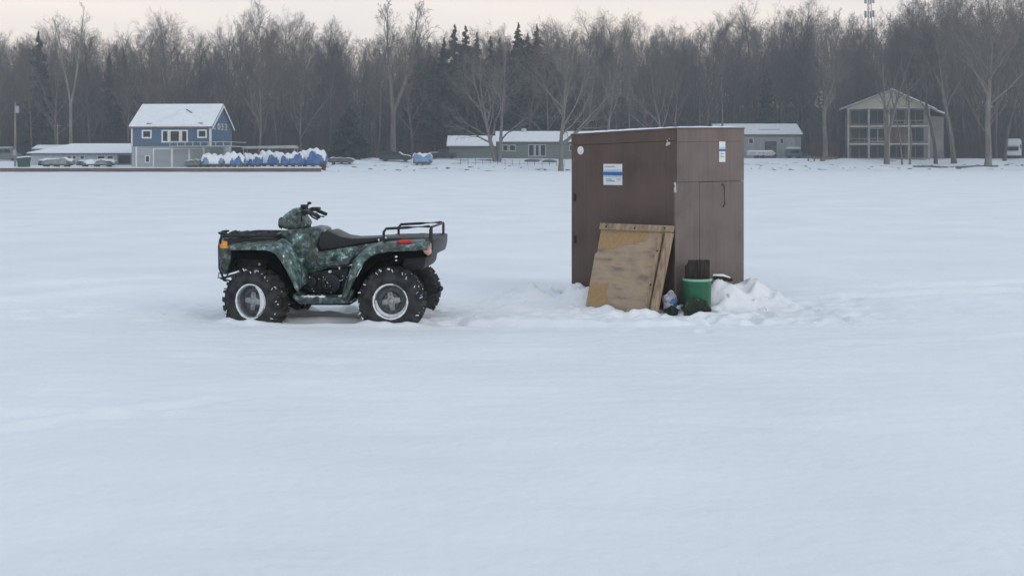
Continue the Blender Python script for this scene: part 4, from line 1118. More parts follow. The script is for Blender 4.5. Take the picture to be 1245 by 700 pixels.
    A = fr.at(706, 183)
    MB().lathe([(0, -.006), (.038, -.006), (.046, -.002), (.046, .0)], 24, (A[0], -.001, A[1])).build('vent_disc', M['sign_white'], o)
    ch = MB()
    for (px, py, r) in ((811.5, 171, .012), (812.5, 174.5, .022), (811, 176, .016), (814, 169, .008)):
        A = fr.at(px, py); ch.lump((A[0], -.004, A[1]), (r, .006, r), int(px * 7), .3, 1)
    ch.build('paint_chip', M['dirty_white'], o)
    hb = MB()
    for (px, py) in ((699.5, 291), (699, 240)):
        A = fr.at(px, py); hb.box(A[0] - .015, A[0] + .015, -.012, -.002, A[1] - .04, A[1] + .04)
    hb.build('hinge', M['black'], o, bevel=.003, seg=1)
    rn = random.Random(3)
    # sticker on the front wall
    sk = plate(873.6, 881, 172.3, 197, 'sign_white', 'sticker', .006, f=fr2, side=1)
    plate(873.6, 881, 181.5, 184.0, 'sign_blue', 'blue_band', .0095, f=fr2, parent=sk, side=1)
    plate(874.4, 880.2, 179.0, 181, 'sign_pale', 'pale_band', .0095, f=fr2, parent=sk, side=1)
    for (c, d_) in ((186.5, 187.5), (190, 191)): plate(875, 879.5, c, d_, 'sign_grey', 'text_line', .0095, f=fr2, parent=sk, side=1)
    # splintered bit where the door meets the corner
    sp = MB(); z0 = seam - .02
    for (dz, r) in ((0, .012), (-.035, .017), (-.07, .013)): sp.lump((x + .006, -.024, z0 + dz), (.014, .012, r * 1.4), int(dz * 1000), .4, 1)
    sp.build('splinter', M['dirty_white'], o)
    return fr, o
HF, HUTO = hut()

# ------------------------------------------------------------------ the leaning board
def lean_board():
    # edge points measured in the hut's own frame: foot on the snow, head against the wall
    def hw(x, y, z):
        c, s = math.cos(HF.yaw), math.sin(HF.yaw)
        return Vector((HF.loc.x + c * x - s * y, HF.loc.y + s * x + c * y, z))
    tl = HF.at(733, 272, -.09); tr = HF.at(821.5, 275.5, -.05); bl = HF.at(715.5, 373, -.29); br = HF.at(801, 379, -.25)
    P = dict(tl=hw(tl[0], -.09, tl[1]), tr=hw(tr[0], -.05, tr[1]), bl=hw(bl[0], -.29, bl[1]), br=hw(br[0], -.25, br[1]))
    base = (P['bl'] + P['br']) / 2
    nn = (P['br'] - P['bl']).cross(P['tl'] - P['bl']); dd = Vector(((821.5 - CX) / F_PX, 1, -(275.5 - HY) / F_PX)); ee = Vector((0, 0, EYE))
    P['tr'] = ee + dd * ((P['bl'] - ee).dot(nn) / dd.dot(nn))
    o = thing('plywood_panel', 'weathered plywood panel with battens leaning against the brown hut', 'panel', base)
    ux = (P['br'] - P['bl']); uz = (P['tl'] - P['bl']); n = ux.cross(uz).normalized()
    if n.y > 0: n = -n
    def q(u, v, d):
        p = (P['bl'] * (1 - u) + P['br'] * u) * (1 - v) + (P['tl'] * (1 - u) + P['tr'] * u) * v
        return p + n * d - base
    def slab(u0, u1, v0, v1, d0, d1, name, m, par=o, bev=.002):
        b = [q(u0, v0, d0), q(u1, v0, d0), q(u1, v0, d1), q(u0, v0, d1)]; t = [q(u0, v1, d0), q(u1, v1, d0), q(u1, v1, d1), q(u0, v1, d1)]
        return MB().hexa(b, t).build(name, M[m], par, bevel=bev, seg=1, smooth=0)
    s = MB()   # sheet, its left edge notched
    outline = [(0, -.03), (.94, -.03), (.94, 1), (0, 1), (0, .66), (-.028, .63), (-.028, .30), (-.035, .02), (-.035, -.03)]
    k = len(outline)
    s.v = [tuple(q(u, v, 0)) for u, v in outline] + [tuple(q(u, v, .014)) for u, v in outline]
    s.f = [tuple(range(k)), tuple(range(k, 2 * k))] + [(i, (i + 1) % k, k + (i + 1) % k, k + i) for i in range(k)]
    sh = s.build('sheet', M['plywood'], o, smooth=0)
    # bare yellow patches where the face veneer has gone
    def patch(pts, sd):
        rn = random.Random(sd); c = (sum(p[0] for p in pts) / len(pts), sum(p[1] for p in pts) / len(pts)); ring = []
        for i in range(len(pts)):
            a, b = pts[i], pts[(i + 1) % len(pts)]
            for t in range(6):
                u = a[0] + (b[0] - a[0]) * t / 6 + rn.uniform(-.02, .02); v = a[1] + (b[1] - a[1]) * t / 6 + rn.uniform(-.014, .014); ring.append((u, v))
        m = MB(); m.v = [tuple(q(*c, .0165))] + [tuple(q(u, v, .0165)) for u, v in ring] + [tuple(q(u, v, .0125)) for u, v in ring]
        k = len(ring); m.f = [(0, 1 + i, 1 + (i + 1) % k) for i in range(k)] + [(1 + i, 1 + (i + 1) % k, 1 + k + (i + 1) % k, 1 + k + i) for i in range(k)]
        m.build('bare_patch', M['osb'], sh, smooth=0)
    patch([(.01, .70), (.22, .71), (.46, .77), (.66, .82), (.66, .91), (.02, .91)], 1)
    patch([(-.03, .04), (.24, .04), (.25, .29), (-.02, .29)], 2)
    slab(0, 1.0, .925, 1.0, .016, .05, 'batten', 'batten')
    slab(.83, .885, .0, .90, .016, .048, 'batten', 'batten')
    slab(.925, 1.0, -.03, .915, .004, .06, 'batten', 'batten')
    slab(.0, .80, -.03, .012, .016, .03, 'batten', 'batten')
    kn = MB()
    for (u, v) in ((.10, .96), (.50, .955), (.90, .97), (.86, .7), (.855, .3), (.95, .5)):
        kn.lump(q(u, v, .05), (.012, .006, .012), int(u * 99), .2, 1)
    kn.build('knot', M['hut_seam'], o)
lean_board()

# ------------------------------------------------------------------ bucket and the things round it
BKT = Vector((1.895, 11.79, .0)); zb = float(lake_height(np.array([BKT.x]), np.array([BKT.y]))[0]) - .03
bk = thing('bucket', 'green plastic bucket with a pale lip by the hut door', 'bucket', (BKT.x, BKT.y, zb))
MB().lathe([(0, .0), (.136, .0), (.140, .01), (.144, .335), (.144, .36), (.138, .36), (.135, .05), (0, .03)], 40).build('body', M['bucket'], bk, rot=(R(90), 0, 0), smooth=40)
MB().lathe([(.1435, .0), (.151, .003), (.152, .02), (.146, .026), (.1375, .026)], 40).build('lip', M['lip'], bk, loc=(0, 0, .338), rot=(R(90), 0, 0), smooth=40)
MB().lathe([(.1415, .0), (.147, .004), (.147, .012), (.1425, .014)], 40).build('rib', M['bucket'], bk, loc=(0, 0, .285), rot=(R(90), 0, 0), smooth=40)
# the lathe turns about y: the rotated parts above stand upright
br = MB(); rn = random.Random(8)
br.box(-.100, .100, -.055, .06, .06, .50)
for k in range(900):
    if k < 560: x, y = rn.uniform(-.118, .114), -.058 + rn.gauss(0, .004)
    else: x, y = rn.uniform(-.118, .114), rn.uniform(-.055, .06)
    h = rn.uniform(.525, .552) - (.05 * min(1, (-.08 - x) / .03) if x < -.085 else 0)
    br.tube([(x * .95, y, .06), (x + rn.gauss(0, .002), y + rn.gauss(0, .003), h)], [.0042, .0032], 4)
bo = br.build('bristle_block', M['bristle'], loc=(BKT.x + .006, BKT.y, zb))
tag(bo, 'dark brown bristly block standing up out of the green bucket', 'brush')
# slumped dark bag in front of the bucket
gx, gy = BKT.x - .055, BKT.y - .18
g0 = float(lake_height(np.array([gx]), np.array([gy]))[0])
do = tag(MB().lump((0, 0, .10), (.14, .04, .092), 23, .24, 3, flat=-.09).build('dark_bag', M['bag_dark'], loc=(gx + .02, gy, g0), smooth=60), 'dark rounded cloth bag slumped against the front of the green bucket', 'bag')
st = MB().tube([(-.12, 0, .02), (-.115, -.01, .10), (-.08, -.015, .165), (-.02, -.01, .185), (.03, 0, .17)], .012, 7)
st.build('strap', M['rope'], do)
# crumpled plastic bag between panel and bucket
cx_, cy_ = 1.60, 11.70
g0 = float(lake_height(np.array([cx_]), np.array([cy_]))[0])
cb = thing('plastic_bag', 'crumpled clear plastic bag with blue patches between panel and bucket', 'bag', (cx_, cy_, g0))
def crumple(c, rad, sd, amp=.3):
    m = MB().lump(c, rad, sd, .18, 3); r_ = random.Random(sd)
    m.v = [(v[0] + r_.gauss(0, amp * .02), v[1] + r_.gauss(0, amp * .02), v[2] + r_.gauss(0, amp * .02)) for v in m.v]; return m
crumple((.01, .05, .10), (.065, .06, .12), 3).build('film', M['bag_clear'], cb, smooth=0)
crumple((.035, .02, .115), (.042, .05, .04), 4).build('blue_patch', M['bag_blue'], cb, smooth=0)
crumple((.02, -.03, .02), (.085, .05, .045), 6, .4).build('dark_fold', M['bag_dark'], cb, smooth=0)
crumple((.11, .0, .035), (.05, .05, .05), 9).build('film', M['bag_clear'], cb, smooth=0)
# dark stick lying on the banked snow beside the door
a = wp(868, 333.5, 12.17); b = wp(890, 339.5, 12.20)
for q_ in (a, b): q_.z = float(lake_height(np.full(9, q_.x), np.linspace(q_.y - .30, q_.y, 9)).max()) + .028
sk = MB().tube([(a.x, a.y, a.z), ((a.x + b.x) / 2, a.y + .02, (a.z + b.z) / 2), (b.x, b.y, b.z)], [.02, .03, .018], 8)
so = tag(sk.build('dark_stick', M['hut_seam']), 'short dark stick topped with snow against the hut door foot', 'stick')
MB().tube([(a.x - .01, a.y, a.z + .02), ((a.x + b.x) / 2, a.y + .02, (a.z + b.z) / 2 + .028), (b.x - .02, b.y, b.z + .018)], [.012, .02, .012], 8).build('snow_cover', M['snow_cap'], so)
# broken lumps of snow round the hut
lumps = []
rn = random.Random(12)
for k in range(5):
    o = MB().lump((0, 0, 0), (.055, .045, .035), 70 + k, .42, 2).build('snow_lump', M['snow_cap'], smooth=50)
    tag(o, 'loose lump of snow broken from the bank round the brown hut', 'snow lump', 'loose lumps of snow round the hut'); lumps.append(o)
for k in range(26):
    zone = rn.random()
    if zone < .45: x, y = rn.gauss(2.6, .30), rn.gauss(12.2, .2)
    elif zone < .8: x, y = rn.gauss(.35, .25), rn.gauss(12.8, .2)
    else: x, y = rn.uniform(-.6, 3.4), rn.gauss(11.7, .25)
    o = lumps[k] if k < 5 else lumps[k % 5].copy()
    if k >= 5: C.objects.link(o)
    s = rn.uniform(.25, .8)
    o.location = (x, y, float(lake_height(np.array([x]), np.array([y]))[0]) - .004); o.rotation_euler = (rn.uniform(-.4, .4), rn.uniform(-.4, .4), rn.uniform(0, 6.28)); o.scale = (s, s, s)

# ------------------------------------------------------------------ the quad bike
def quad():
    A = ATVF.at
    o = thing('quad_bike', 'camouflage quad bike with snowy tyres and racks parked on the lake', 'quad bike', ATV_LOC, ATV_YAW)
    def poly(pts, ly): return [A(px, py, ly) for px, py in pts]
    def slab(pts, half, name, m, bev=.02, ly=None, par=o, seg=3):
        return MB().prism(poly(pts, -half if ly is None else ly), -half, half).build(name, M[m], par, bevel=bev, seg=seg, smooth=50)
    # ---- wheels
    def wheel(x, z, side, steer, sd):
        w = MB().lathe([(0, -.075), (.022, -.073), (.03, -.06), (.045, -.055), (.05, -.03), (.05, .02), (0, .02)], 20).build('wheel', M['rim'], o, loc=(x, side * .435, z), rot=(0, random.uniform(0, 1.5), steer + (0 if side < 0 else math.pi)))
        Rr = WHEEL_R; hw = .125
        prof = [(.158, -.095), (.185, -.118), (.225, -.128), (.265, -.126), (.292, -.112), (.303, -.085), (.307, -.03), (.307, .03), (.303, .085), (.292, .112), (.265, .126), (.225, .128), (.185, .118), (.158, .095)]
        t = MB().lathe(prof, 56)
        rn = random.Random(sd); n = 22; snow = MB()
        for k in range(n):
            for row in range(3):
                a = 2 * math.pi * (k + (.5 if row == 1 else 0)) / n
                if row == 1: y0, y1 = -.05, .05
                else: y0, y1 = (-.132, -.058) if row == 0 else (.058, .132)
                da = 2 * math.pi / n * .27; tilt = .10 if row == 0 else (-.10 if row == 2 else 0)
                b, tt = [], []
                for (yy, aa) in ((y0, -da), (y1, -da), (y1, da), (y0, da)):
                    edge = 1 if abs(yy) < .1 else 0
                    a2 = a + aa + tilt * (yy / .1)
                    r1 = .296 if edge else .268; r2 = Rr if edge else Rr - .018
                    b.append((r1 * math.cos(a2), yy, r1 * math.sin(a2))); tt.append((r2 * math.cos(a2), yy * .97, r2 * math.sin(a2)))
                t.hexa(b, tt)
                if row != 1:
                    lug = []
                for _ in range(rn.choice([0, 1, 1, 2])):
                    aa = a + math.pi / n * rn.uniform(.6, 1.3); rr = rn.uniform(.296, .312); yy = (y0 + y1) / 2 + rn.uniform(-.02, .02)
                    if row == 0: yy -= .015
                    snow.lump((rr * math.cos(aa), yy, rr * math.sin(aa)), (rn.uniform(.003, .010), rn.uniform(.005, .018), rn.uniform(.003, .010)), k * 3 + row, .5, 1)
                if row == 0 and rn.random() < .75:
                    aa = a + rn.uniform(-.1, .1); rr = rn.uniform(.262, .300)
                    p0 = (rr * math.cos(aa), -.131, rr * math.sin(aa)); rr2 = rr + rn.uniform(.012, .03)
                    snow.tube([p0, (rr2 * math.cos(aa + .04), -.128, rr2 * math.sin(aa + .04))], rn.uniform(.002, .006), 5)
        t.build('tyre', M['rubber'], w, bevel=0, smooth=35)
        tag(snow.build('tyre_snow', M['snow_cap'], w), kind='stuff')
        MB().lathe([(.150, .10), (.150, -.088), (.160, -.101), (.171, -.105), (.175, -.098), (.160, -.088)], 40).build('rim', M['rim'], w)
        MB().lathe([(.150, -.062), (.128, -.030), (.09, -.030), (.075, -.050), (.045, -.054), (0, -.054)], 40).build('rim_dish', M['rim_dark'], w)
        hub = MB()
        for k in range(4):
            a = k * math.pi / 2 + .4; c, s = math.cos(a), math.sin(a); c2, s2 = -s, c
            b, tt = [], []
            for (r_, q) in ((.03, -.028), (.088, -.022), (.088, .022), (.03, .028)):
                b.append((c * r_ + c2 * q, -.050, s * r_ + s2 * q)); tt.append((c * r_ + c2 * q, -.062, s * r_ + s2 * q))
            hub.hexa(b, tt)
            hub.lathe([(0, -.072), (.008, -.072), (.010, -.06)], 8, (c * .062, 0, s * .062))
        hub.build('hub_plate', M['rim'], w, bevel=.003, seg=1)
        # snow packed in the bowl of the rim
        sn = MB(); i0, i1 = (-1.2, 1.25) if steer else (-1.5, 1.6); dp = 1.15 if steer else .3
        pts = []
        for k in range(25):
            a = i0 + (i1 - i0) * k / 24; e = math.sin(math.pi * k / 24) ** .6
            for r_, y in ((.149, -.092), (.149 - .018 * e * dp - .002, -.092 - .006 * e), (.149 - .052 * e * dp - .003, -.070), (.149 - .06 * e * dp - .004, -.050)):
                sn.v.append((r_ * math.cos(a), y, r_ * math.sin(a)))
        sn.f = [(k * 4 + j, (k + 1) * 4 + j, (k + 1) * 4 + j + 1, k * 4 + j + 1) for k in range(24) for j in range(3)]
        ry = w.rotation_euler.y
        s_ = sn.build('rim_snow', M['snow_cap'], w); s_.rotation_euler = (0, -ry + (0 if side < 0 else math.pi) + (0.0 if steer else 1.7), 0)
        # a dusting on the lip
        du = MB(); ln = 46; a0 = rn.uniform(0, 6.28)
        for k in range(ln):
            a = a0 + 5.6 * k / (ln - 1); th = .006 + .006 * rn.random() ** 2 * (1 if 2 < k < ln - 3 else .2)
            for q in range(6):
                b_ = q * math.pi / 3; rr = .166 + th * 1.3 * math.cos(b_); du.v.append((rr * math.cos(a), -.100 + th * math.sin(b_), rr * math.sin(a)))
        du.f = [(k * 6 + q, k * 6 + (q + 1) % 6, (k + 1) * 6 + (q + 1) % 6, (k + 1) * 6 + q) for k in range(ln - 1) for q in range(6)]
        du.build('lip_snow', M['snow_cap'], w)
        return w
    STEER = R(-16)
    wheel(FW[0], FW[1], -1, STEER, 1); wheel(FW[0], FW[1], 1, STEER, 2); wheel(RW[0], RW[1], -1, 0, 3); wheel(RW[0], RW[1], 1, 0, 4)
    ax = MB()
    for (x, z) in (FW, RW):
        ax.tube([(x, -.34, z), (x, .34, z)], .028, 10)
        for sy in (-1, 1):
            ax.tube([(x - .16, sy * .16, z + .02), (x, sy * .36, z - .04), (x + .16, sy * .16, z + .02)], .016, 7)
            ax.tube([(x - .12, sy * .16, z + .10), (x, sy * .36, z + .07), (x + .14, sy * .16, z + .10)], .014, 7)
    ax.tube([(RW[0] - .1, 0, RW[1]), (RW[0] + .1, 0, RW[1])], .085, 14); ax.tube([(FW[0] - .08, 0, FW[1]), (FW[0] + .08, 0, FW[1])], .07, 14)
    ax.build('axle', M['engine'], o)
    sp = MB()
    for (x, z) in (FW, RW):
        for sy in (-1, 1):
            a = Vector((x + .02, sy * .34, z + .02)); b = Vector((x + .05, sy * .17, z + .36)); sp.tube([a, b], .016, 7)
            pts = [a.lerp(b, .25 + .7 * k / 60) + Vector((math.cos(k * .63) * .034, math.sin(k * .63) * .034, 0)) for k in range(61)]
            sp.tube(pts, .007, 5)
    sp.build('shock_absorber', M['steel_dark'], o)
    # ---- chassis and engine bay
    slab([(284, 303), (336, 303), (350, 328), (362, 360), (420, 366), (432, 342), (458, 311), (505, 306), (508, 326), (480, 334), (445, 352), (425, 371), (364, 371), (335, 357), (300, 342), (286, 324)], .15, 'chassis', 'engine', .012)
    slab([(364, 332), (424, 326), (420, 362), (366, 364)], .21, 'engine', 'engine', .015)
    e = MB()
    for (px, py, r, y0, y1) in ((402, 345, .100, -.262, -.20), (377, 343, .062, -.25, -.20)):
        c = A(px, py, y0); e.lathe([(0, 0), (r * .28, 0), (r * .3, .012), (r * .62, .014), (r * .68, .004), (r * .92, .008), (r, .025), (r, y1 - y0)], 28, (c[0], y0, c[1]))
    c = A(398, 346, -.27); e.lathe([(.028, 0), (.038, -.006), (.045, 0), (.045, .02)], 20, (c[0], -.266, c[1]))
    e.build('clutch_cover', M['steel_dark'], o, smooth=40)
    hs = MB()
    hs.tube([(*A(367, 337, -.23)[:1], -.23, A(367, 337, -.23)[1]), (A(372, 350, -.25)[0], -.25, A(372, 350, -.25)[1]), (A(384, 356, -.24)[0], -.24, A(384, 356, -.24)[1])], .013, 8)
    hs.tube([(A(366, 352, -.22)[0], -.22, A(366, 352, -.22)[1]), (A(390, 334, -.23)[0], -.23, A(390, 334, -.23)[1])], .012, 8)
    hs.build('hose', M['black'], o)
    # foot boards
    for sy in (-1, 1):
        fb = MB().prism(poly([(357, 356), (364, 361), (420, 362), (426, 352), (430, 354), (423, 369), (364, 370), (355, 362)], -.50), -.50, -.20)
        if sy > 0: fb.v = [(v[0], -v[1], v[2]) for v in fb.v]
        f_ = fb.build('foot_board', M['camo_dark'], o, bevel=.012)
        sn = MB(); rn = random.Random(6 + sy)
        for k in range(16):
            px = rn.choice([rn.uniform(366, 376), rn.uniform(378, 392), rn.uniform(402, 418)]); ly = -.44 + rn.uniform(-.03, .03); c = A(px, 360.5, ly)
            sn.lump((c[0], ly if sy < 0 else -ly, c[1]), (.034, .05, .011), k, .3, 1)
        sn.v = [v for v in sn.v]
        tag(sn.build('snow_cover', M['snow_cap'], f_), kind='stuff')
    # ---- bodywork
    slab([(330, 291), (336, 284), (343, 280.5), (352, 279), (370, 278), (378, 276), (388, 277), (393, 281), (385, 297), (389, 305), (410, 301), (440, 296), (474, 291), (474, 298), (440, 306), (430, 314), (422, 324), (402, 325), (390, 329), (378, 333), (364, 334), (356, 322), (347, 307), (336, 298)], .20, 'body_shell', 'camo', .035)
    # knee panels swell outward
    for sy in (-1, 1):
        kp = MB(); pts = [(345, 288), (360, 284), (378, 283), (386, 290), (384, 298), (389, 307), (404, 305), (414, 309), (402, 322), (388, 327), (374, 330), (362, 326), (354, 314), (346, 300)]
        n = len(pts); P0 = poly(pts, -.2); cxm = sum(p[0] for p in P0) / n; czm = sum(p[1] for p in P0) / n
        for (k, ly) in ((1.04, -.185), (.97, -.215), (.80, -.243), (.45, -.252)):
            kp.v += [(cxm + (p[0] - cxm) * k, ly * -sy * -1 if sy < 0 else -ly, czm + (p[1] - czm) * k) for p in P0]
        kp.v = [(v[0], sy * abs(v[1]), v[2]) for v in kp.v]
        for r_ in range(3):
            for i in range(n):
                j = (i + 1) % n; kp.f.append((r_ * n + i, r_ * n + j, (r_ + 1) * n + j, (r_ + 1) * n + i))
        kp.f.append(tuple(range(3 * n, 4 * n)))
        kp.build('side_panel', M['camo'], o, smooth=50)
    def fender(T, Lp, name, mat_, y_in=-.17, y_mid=-.47, y_out=-.545):
        for sy in (-1, 1):
            f = MB(); n = len(T)
            Tp = poly(T, y_out); Lq = poly(Lp, y_out)
            for i in range(n):
                t, l = Tp[i], Lq[i]
                mx, mz = t[0] * .75 + l[0] * .25, t[1] * .75 + l[1] * .25
                row = [(t[0], y_in, t[1] + .03), (t[0], y_in - .1, t[1] + .026), (t[0], y_mid + .08, t[1] + .018), (t[0], y_mid, t[1] + .006), (mx, y_mid - .045, mz), ((t[0] + l[0]) / 2, y_out, (t[1] + l[1]) / 2), (l[0], y_out - .004, l[1]), (l[0], y_out + .03, l[1] - .004)]
                f.v += [(x, y * -sy, z) for x, y, z in row]
            m = 8
            f.f = [(i * m + j, (i + 1) * m + j, (i + 1) * m + j + 1, i * m + j + 1) for i in range(n - 1) for j in range(m - 1)]
            ob = f.build(name, M[mat_], o, smooth=50)
            md = ob.modifiers.new('thick', 'SOLIDIFY'); md.thickness = .010; md.offset = 0
            md = ob.modifiers.new('soft', 'SUBSURF'); md.levels = 1; md.render_levels = 1
    fender([(276, 298.5), (288, 298.5), (300, 297.5), (318, 296), (334, 296), (343, 301), (350, 311), (357, 325), (362, 339), (364.5, 352)],
           [(277, 303), (288, 304), (300, 304), (318, 303.5), (329, 305), (336, 310), (343, 320), (350, 333), (356, 345), (361, 356)], 'front_fender', 'camo')
    fender([(413, 361), (418, 345), (424, 327), (430, 314), (440, 305), (455, 299), (480, 296), (505, 295), (523, 294.5)],
           [(419, 366), (426, 351), (432, 336), (438, 324), (446, 314), (458, 307.5), (480, 305.5), (505, 304.5), (521.5, 303.5)], 'rear_fender', 'camo')
    # dark inner wheel arches
    for (pts, nm) in (([(283, 305), (332, 305), (352, 340), (357, 360), (349, 360), (338, 334), (322, 316), (284, 314)], 'inner_arch'), ([(444, 316), (458, 308), (522, 304), (522, 312), (462, 317), (440, 335), (426, 366), (420, 364)], 'inner_arch')):
        for sy in (-1, 1):
            m = MB().prism(poly(pts, -.44), -.44, -.16)
            if sy > 0: m.v = [(v[0], -v[1], v[2]) for v in m.v]
            m.build(nm, M['arch'], o, bevel=.008, seg=1)
    # seat
    slab([(385, 297), (389, 287), (394, 281.5), (399, 280.5), (406, 284), (414, 288), (428, 290), (446, 289.5), (468, 288), (484, 288.5), (482, 293), (462, 294), (440, 297), (412, 302), (390, 305.5)], .212, 'seat', 'seat', .05)
    # front deck, rack and nose
    slab([(276, 291), (290, 289.5), (335, 289), (338, 295), (318, 297), (290, 299), (276, 299)], .40, 'front_deck', 'black', .012)
    fr_ = MB(); zt = A(300, 288.5, -.40)[1]; xa = A(269, 289, -.4)[0]; xb = A(334, 289, -.4)[0]
    for y in (-.40, -.2, 0, .2, .40): fr_.tube([(xa, y, zt), (xa + .1, y, zt + .012), (xb, y, zt + .012)], .011, 7)
    for x in (xa, (xa + xb) / 2, xb): fr_.tube([(x, -.40, zt + .008), (x, .40, zt + .008)], .012, 8)
    for y in (-.40, .40): fr_.tube([(xa, y, zt), (xa - .012, y, zt - .03), (xa - .008, y * .9, zt - .10)], .012, 7)
    fr_.build('front_rack', M['black'], o)
    ld = MB(); rn = random.Random(9)
    for k in range(9):
        px = rn.uniform(270, 300); ly = rn.uniform(-.38, .3); c = A(px, 288, ly); ld.lump((c[0], ly, zt + .018), (.045, .06, .018), k, .3, 1)
    ld.build('snow_cover', M['bag_dark'], o)
    slab([(266, 292), (270, 289), (283, 293), (282, 306), (281, 316), (277, 333), (271, 334.5), (267, 328), (265.5, 308)], .30, 'nose', 'camo_dark', .025)
    bg = MB()
    for y in (-.24, .24):
        bg.tube([(A(268, 291, y)[0], y, A(268, 291, y)[1]), (A(266.5, 300, -.24)[0], y, A(265.5, 300, -.24)[1]), (A(267, 326, -.24)[0], y, A(266, 326, -.24)[1]), (A(272, 340, y)[0], y, A(272, 340, y)[1]), (A(300, 350, y)[0], y * .6, A(300, 350, y)[1])], .014, 8)
    bg.tube([(A(271, 338, -.2)[0], -.24, A(271, 338, -.2)[1]), (A(271, 338, -.2)[0], .24, A(271, 338, -.2)[1])], .013, 8)
    bg.build('front_bumper', M['steel_dark'], o)
    c = A(265, 333, -.1); MB().tube([(c[0] + .05, -.05, c[1] + .03), (c[0] - .01, -.05, c[1]), (c[0] - .015, -.05, c[1] - .04), (c[0] + .02, -.05, c[1] - .05)], .010, 7).build('tow_hook', M['galv'], o)
    for sy in (-1, 1):
        a, b = A(268.5, 302, -.36), A(279, 293, -.36)
        MB().box(a[0], b[0], sy * .36 - .03, sy * .36 + .03, a[1], b[1]).build('marker_lamp', M['amber'], o, bevel=.012)
    # headlamp pod
    slab([(337, 275), (338.5, 269), (346, 260.5), (354, 255), (357, 252.5), (361, 254), (363, 258.5), (366, 262), (368.5, 266), (372, 271), (371, 275), (366, 277.5), (355, 279.5), (346, 278.5)], .125, 'headlamp_pod', 'camo', .026)
    c = A(340, 271, 0); MB().lathe([(0, 0), (.05, .01), (.06, .03)], 20).build('headlamp', M['glass'], o, loc=(c[0] - .01, 0, c[1]), rot=(0, 0, R(-90)))
    slab([(350, 277), (372, 271), (373, 277), (364, 281), (350, 281)], .09, 'steering_column', 'black', .012)
    # handlebars
    hb = thing('handlebar', None, None); hb.parent = o
    s0 = A(367, 264, 0)
    def hp(px, py, ly): q = A(px, py, ly); return (q[0], ly, q[1])
    bar = MB()
    bar.tube([(s0[0] - .01, 0, s0[1] - .05), (s0[0] + .03, 0, s0[1] + .05)], .022, 9)
    st_ = math.tan(R(14))
    near = [hp(369, 258, -.06), hp(372, 255.5, -.16), hp(379, 259, -.26), hp(387.5, 264, -.36)]
    far = [hp(371, 257, .06), hp(378, 253.5, .16), hp(386, 256, .26), hp(396.5, 260.5, .37)]
    bar.tube(list(reversed(near)) + far, .012, 8)
    bo = bar.build('bar', M['steel_dark'], hb)
    MB().tube([near[2], near[3]], .019, 9).build('grip', M['rubber'], hb)
    MB().tube([far[2], far[3]], .019, 9).build('grip', M['rubber'], hb)
    MB().tube([hp(375, 259, -.24), hp(380, 264, -.30), hp(386, 267, -.37)], .008, 6).build('lever', M['black'], hb)
    MB().tube([hp(384, 259, .22), hp(389, 263, .30), hp(394, 263.5, .37)], .008, 6).build('lever', M['black'], hb)
    for (px, py, ly, a_, b_, c_, d_) in ((384, 254, -.2, .045, .04, .022, .018), (370, 251, .1, .03, .03, .03, .02), (374, 257, -.11, .035, .03, .03, .015)):
        q = hp(px, py, ly); MB().box(q[0] - a_, q[0] + b_, ly - .045, ly + .045, q[2] - c_, q[2] + d_).build('control_block', M['black'], hb, bevel=.008)
    q = hp(376, 247, .12); MB().lump(q, (.022, .024, .016), 3, .1, 2).tube([(q[0] - .01, .12, q[2]), (q[0] - .02, .1, q[2] - .07)], .008, 6).build('reservoir', M['black'], hb)
    cabs = MB()
    for k, (a, b) in enumerate((((372, 256, -.12), (362, 270, -.08)), ((380, 258, -.2), (366, 272, -.1)))):
        pa, pb = Vector(hp(*a)), Vector(hp(*b)); cabs.tube([pa, pa.lerp(pb, .4) + Vector((-.05, -.03, .02)), pb], .006, 6)
    cabs.build('cable', M['black'], hb)
    # rear deck, rack, lamps
    slab([(462, 290), (480, 289.5), (524, 289), (525, 294), (515, 296), (470, 297)], .36, 'rear_deck', 'black', .012)
    rk = MB()
    for sy in (-1, 1):
        y = -.37
        pts = [A(466.5, 292, y), A(466.5, 282, y), A(469.5, 278, y), A(495, 276.6, y), A(521.5, 275.2, y), A(524.5, 276.8, y), A(524.5, 294, y)]
        rk.tube([(p_[0], sy * .37, p_[1]) for p_ in pts], .0135, 8)
    a = A(524.5, 276, -.37); b = A(524.5, 291.5, -.37)
    rk.tube([(a[0], -.37, a[1]), (a[0], .37, a[1])], .0115, 8); rk.tube([(b[0], -.37, b[1]), (b[0], .37, b[1])], .0115, 8)
    rk.build('rear_rack', M['steel_dark'], o)
    a, b = A(521.5, 292, -.37), A(525.5, 278, -.37)
    MB().box(a[0], b[0], -.365, -.345, a[1], b[1]).build('rack_plate', M['black'], o, bevel=.004, seg=1)
    slab([(490, 304), (516, 301), (518, 312), (516, 324), (511, 329.5), (488, 331)], .36, 'rear_box', 'black', .02)
    slab([(516, 291), (527, 291), (526.5, 302), (524, 312), (519, 313), (516, 302)], .45, 'tail_panel', 'steel_dark', .012)
    for sy in (-1, 1):
        t = MB().prism(poly([(512.5, 297), (519, 294.5), (523.5, 295.5), (524, 308), (521, 311), (515, 307.5)], -.50), -.50, -.40)
        if sy > 0: t.v = [(v[0], -v[1], v[2]) for v in t.v]
        t.build('tail_lamp', M['lens_pale'], o, bevel=.012)
        c = A(492, 294, -.49); r = MB().lump((c[0], sy * .485, c[1]), (.078, .024, .024), 5, .02, 3); r.build('side_reflector', M['red'], o)
    a, b = A(443, 321.5, -.36), A(455, 313.5, -.36)
    MB().box(a[0], b[0], -.375, -.355, a[1], b[1]).build('pale_cover_plate', M['rim'], o, bevel=.004, seg=1)
    # hitch
    h = MB(); q1, q2 = A(515, 361, -.05), A(534, 355, -.05)
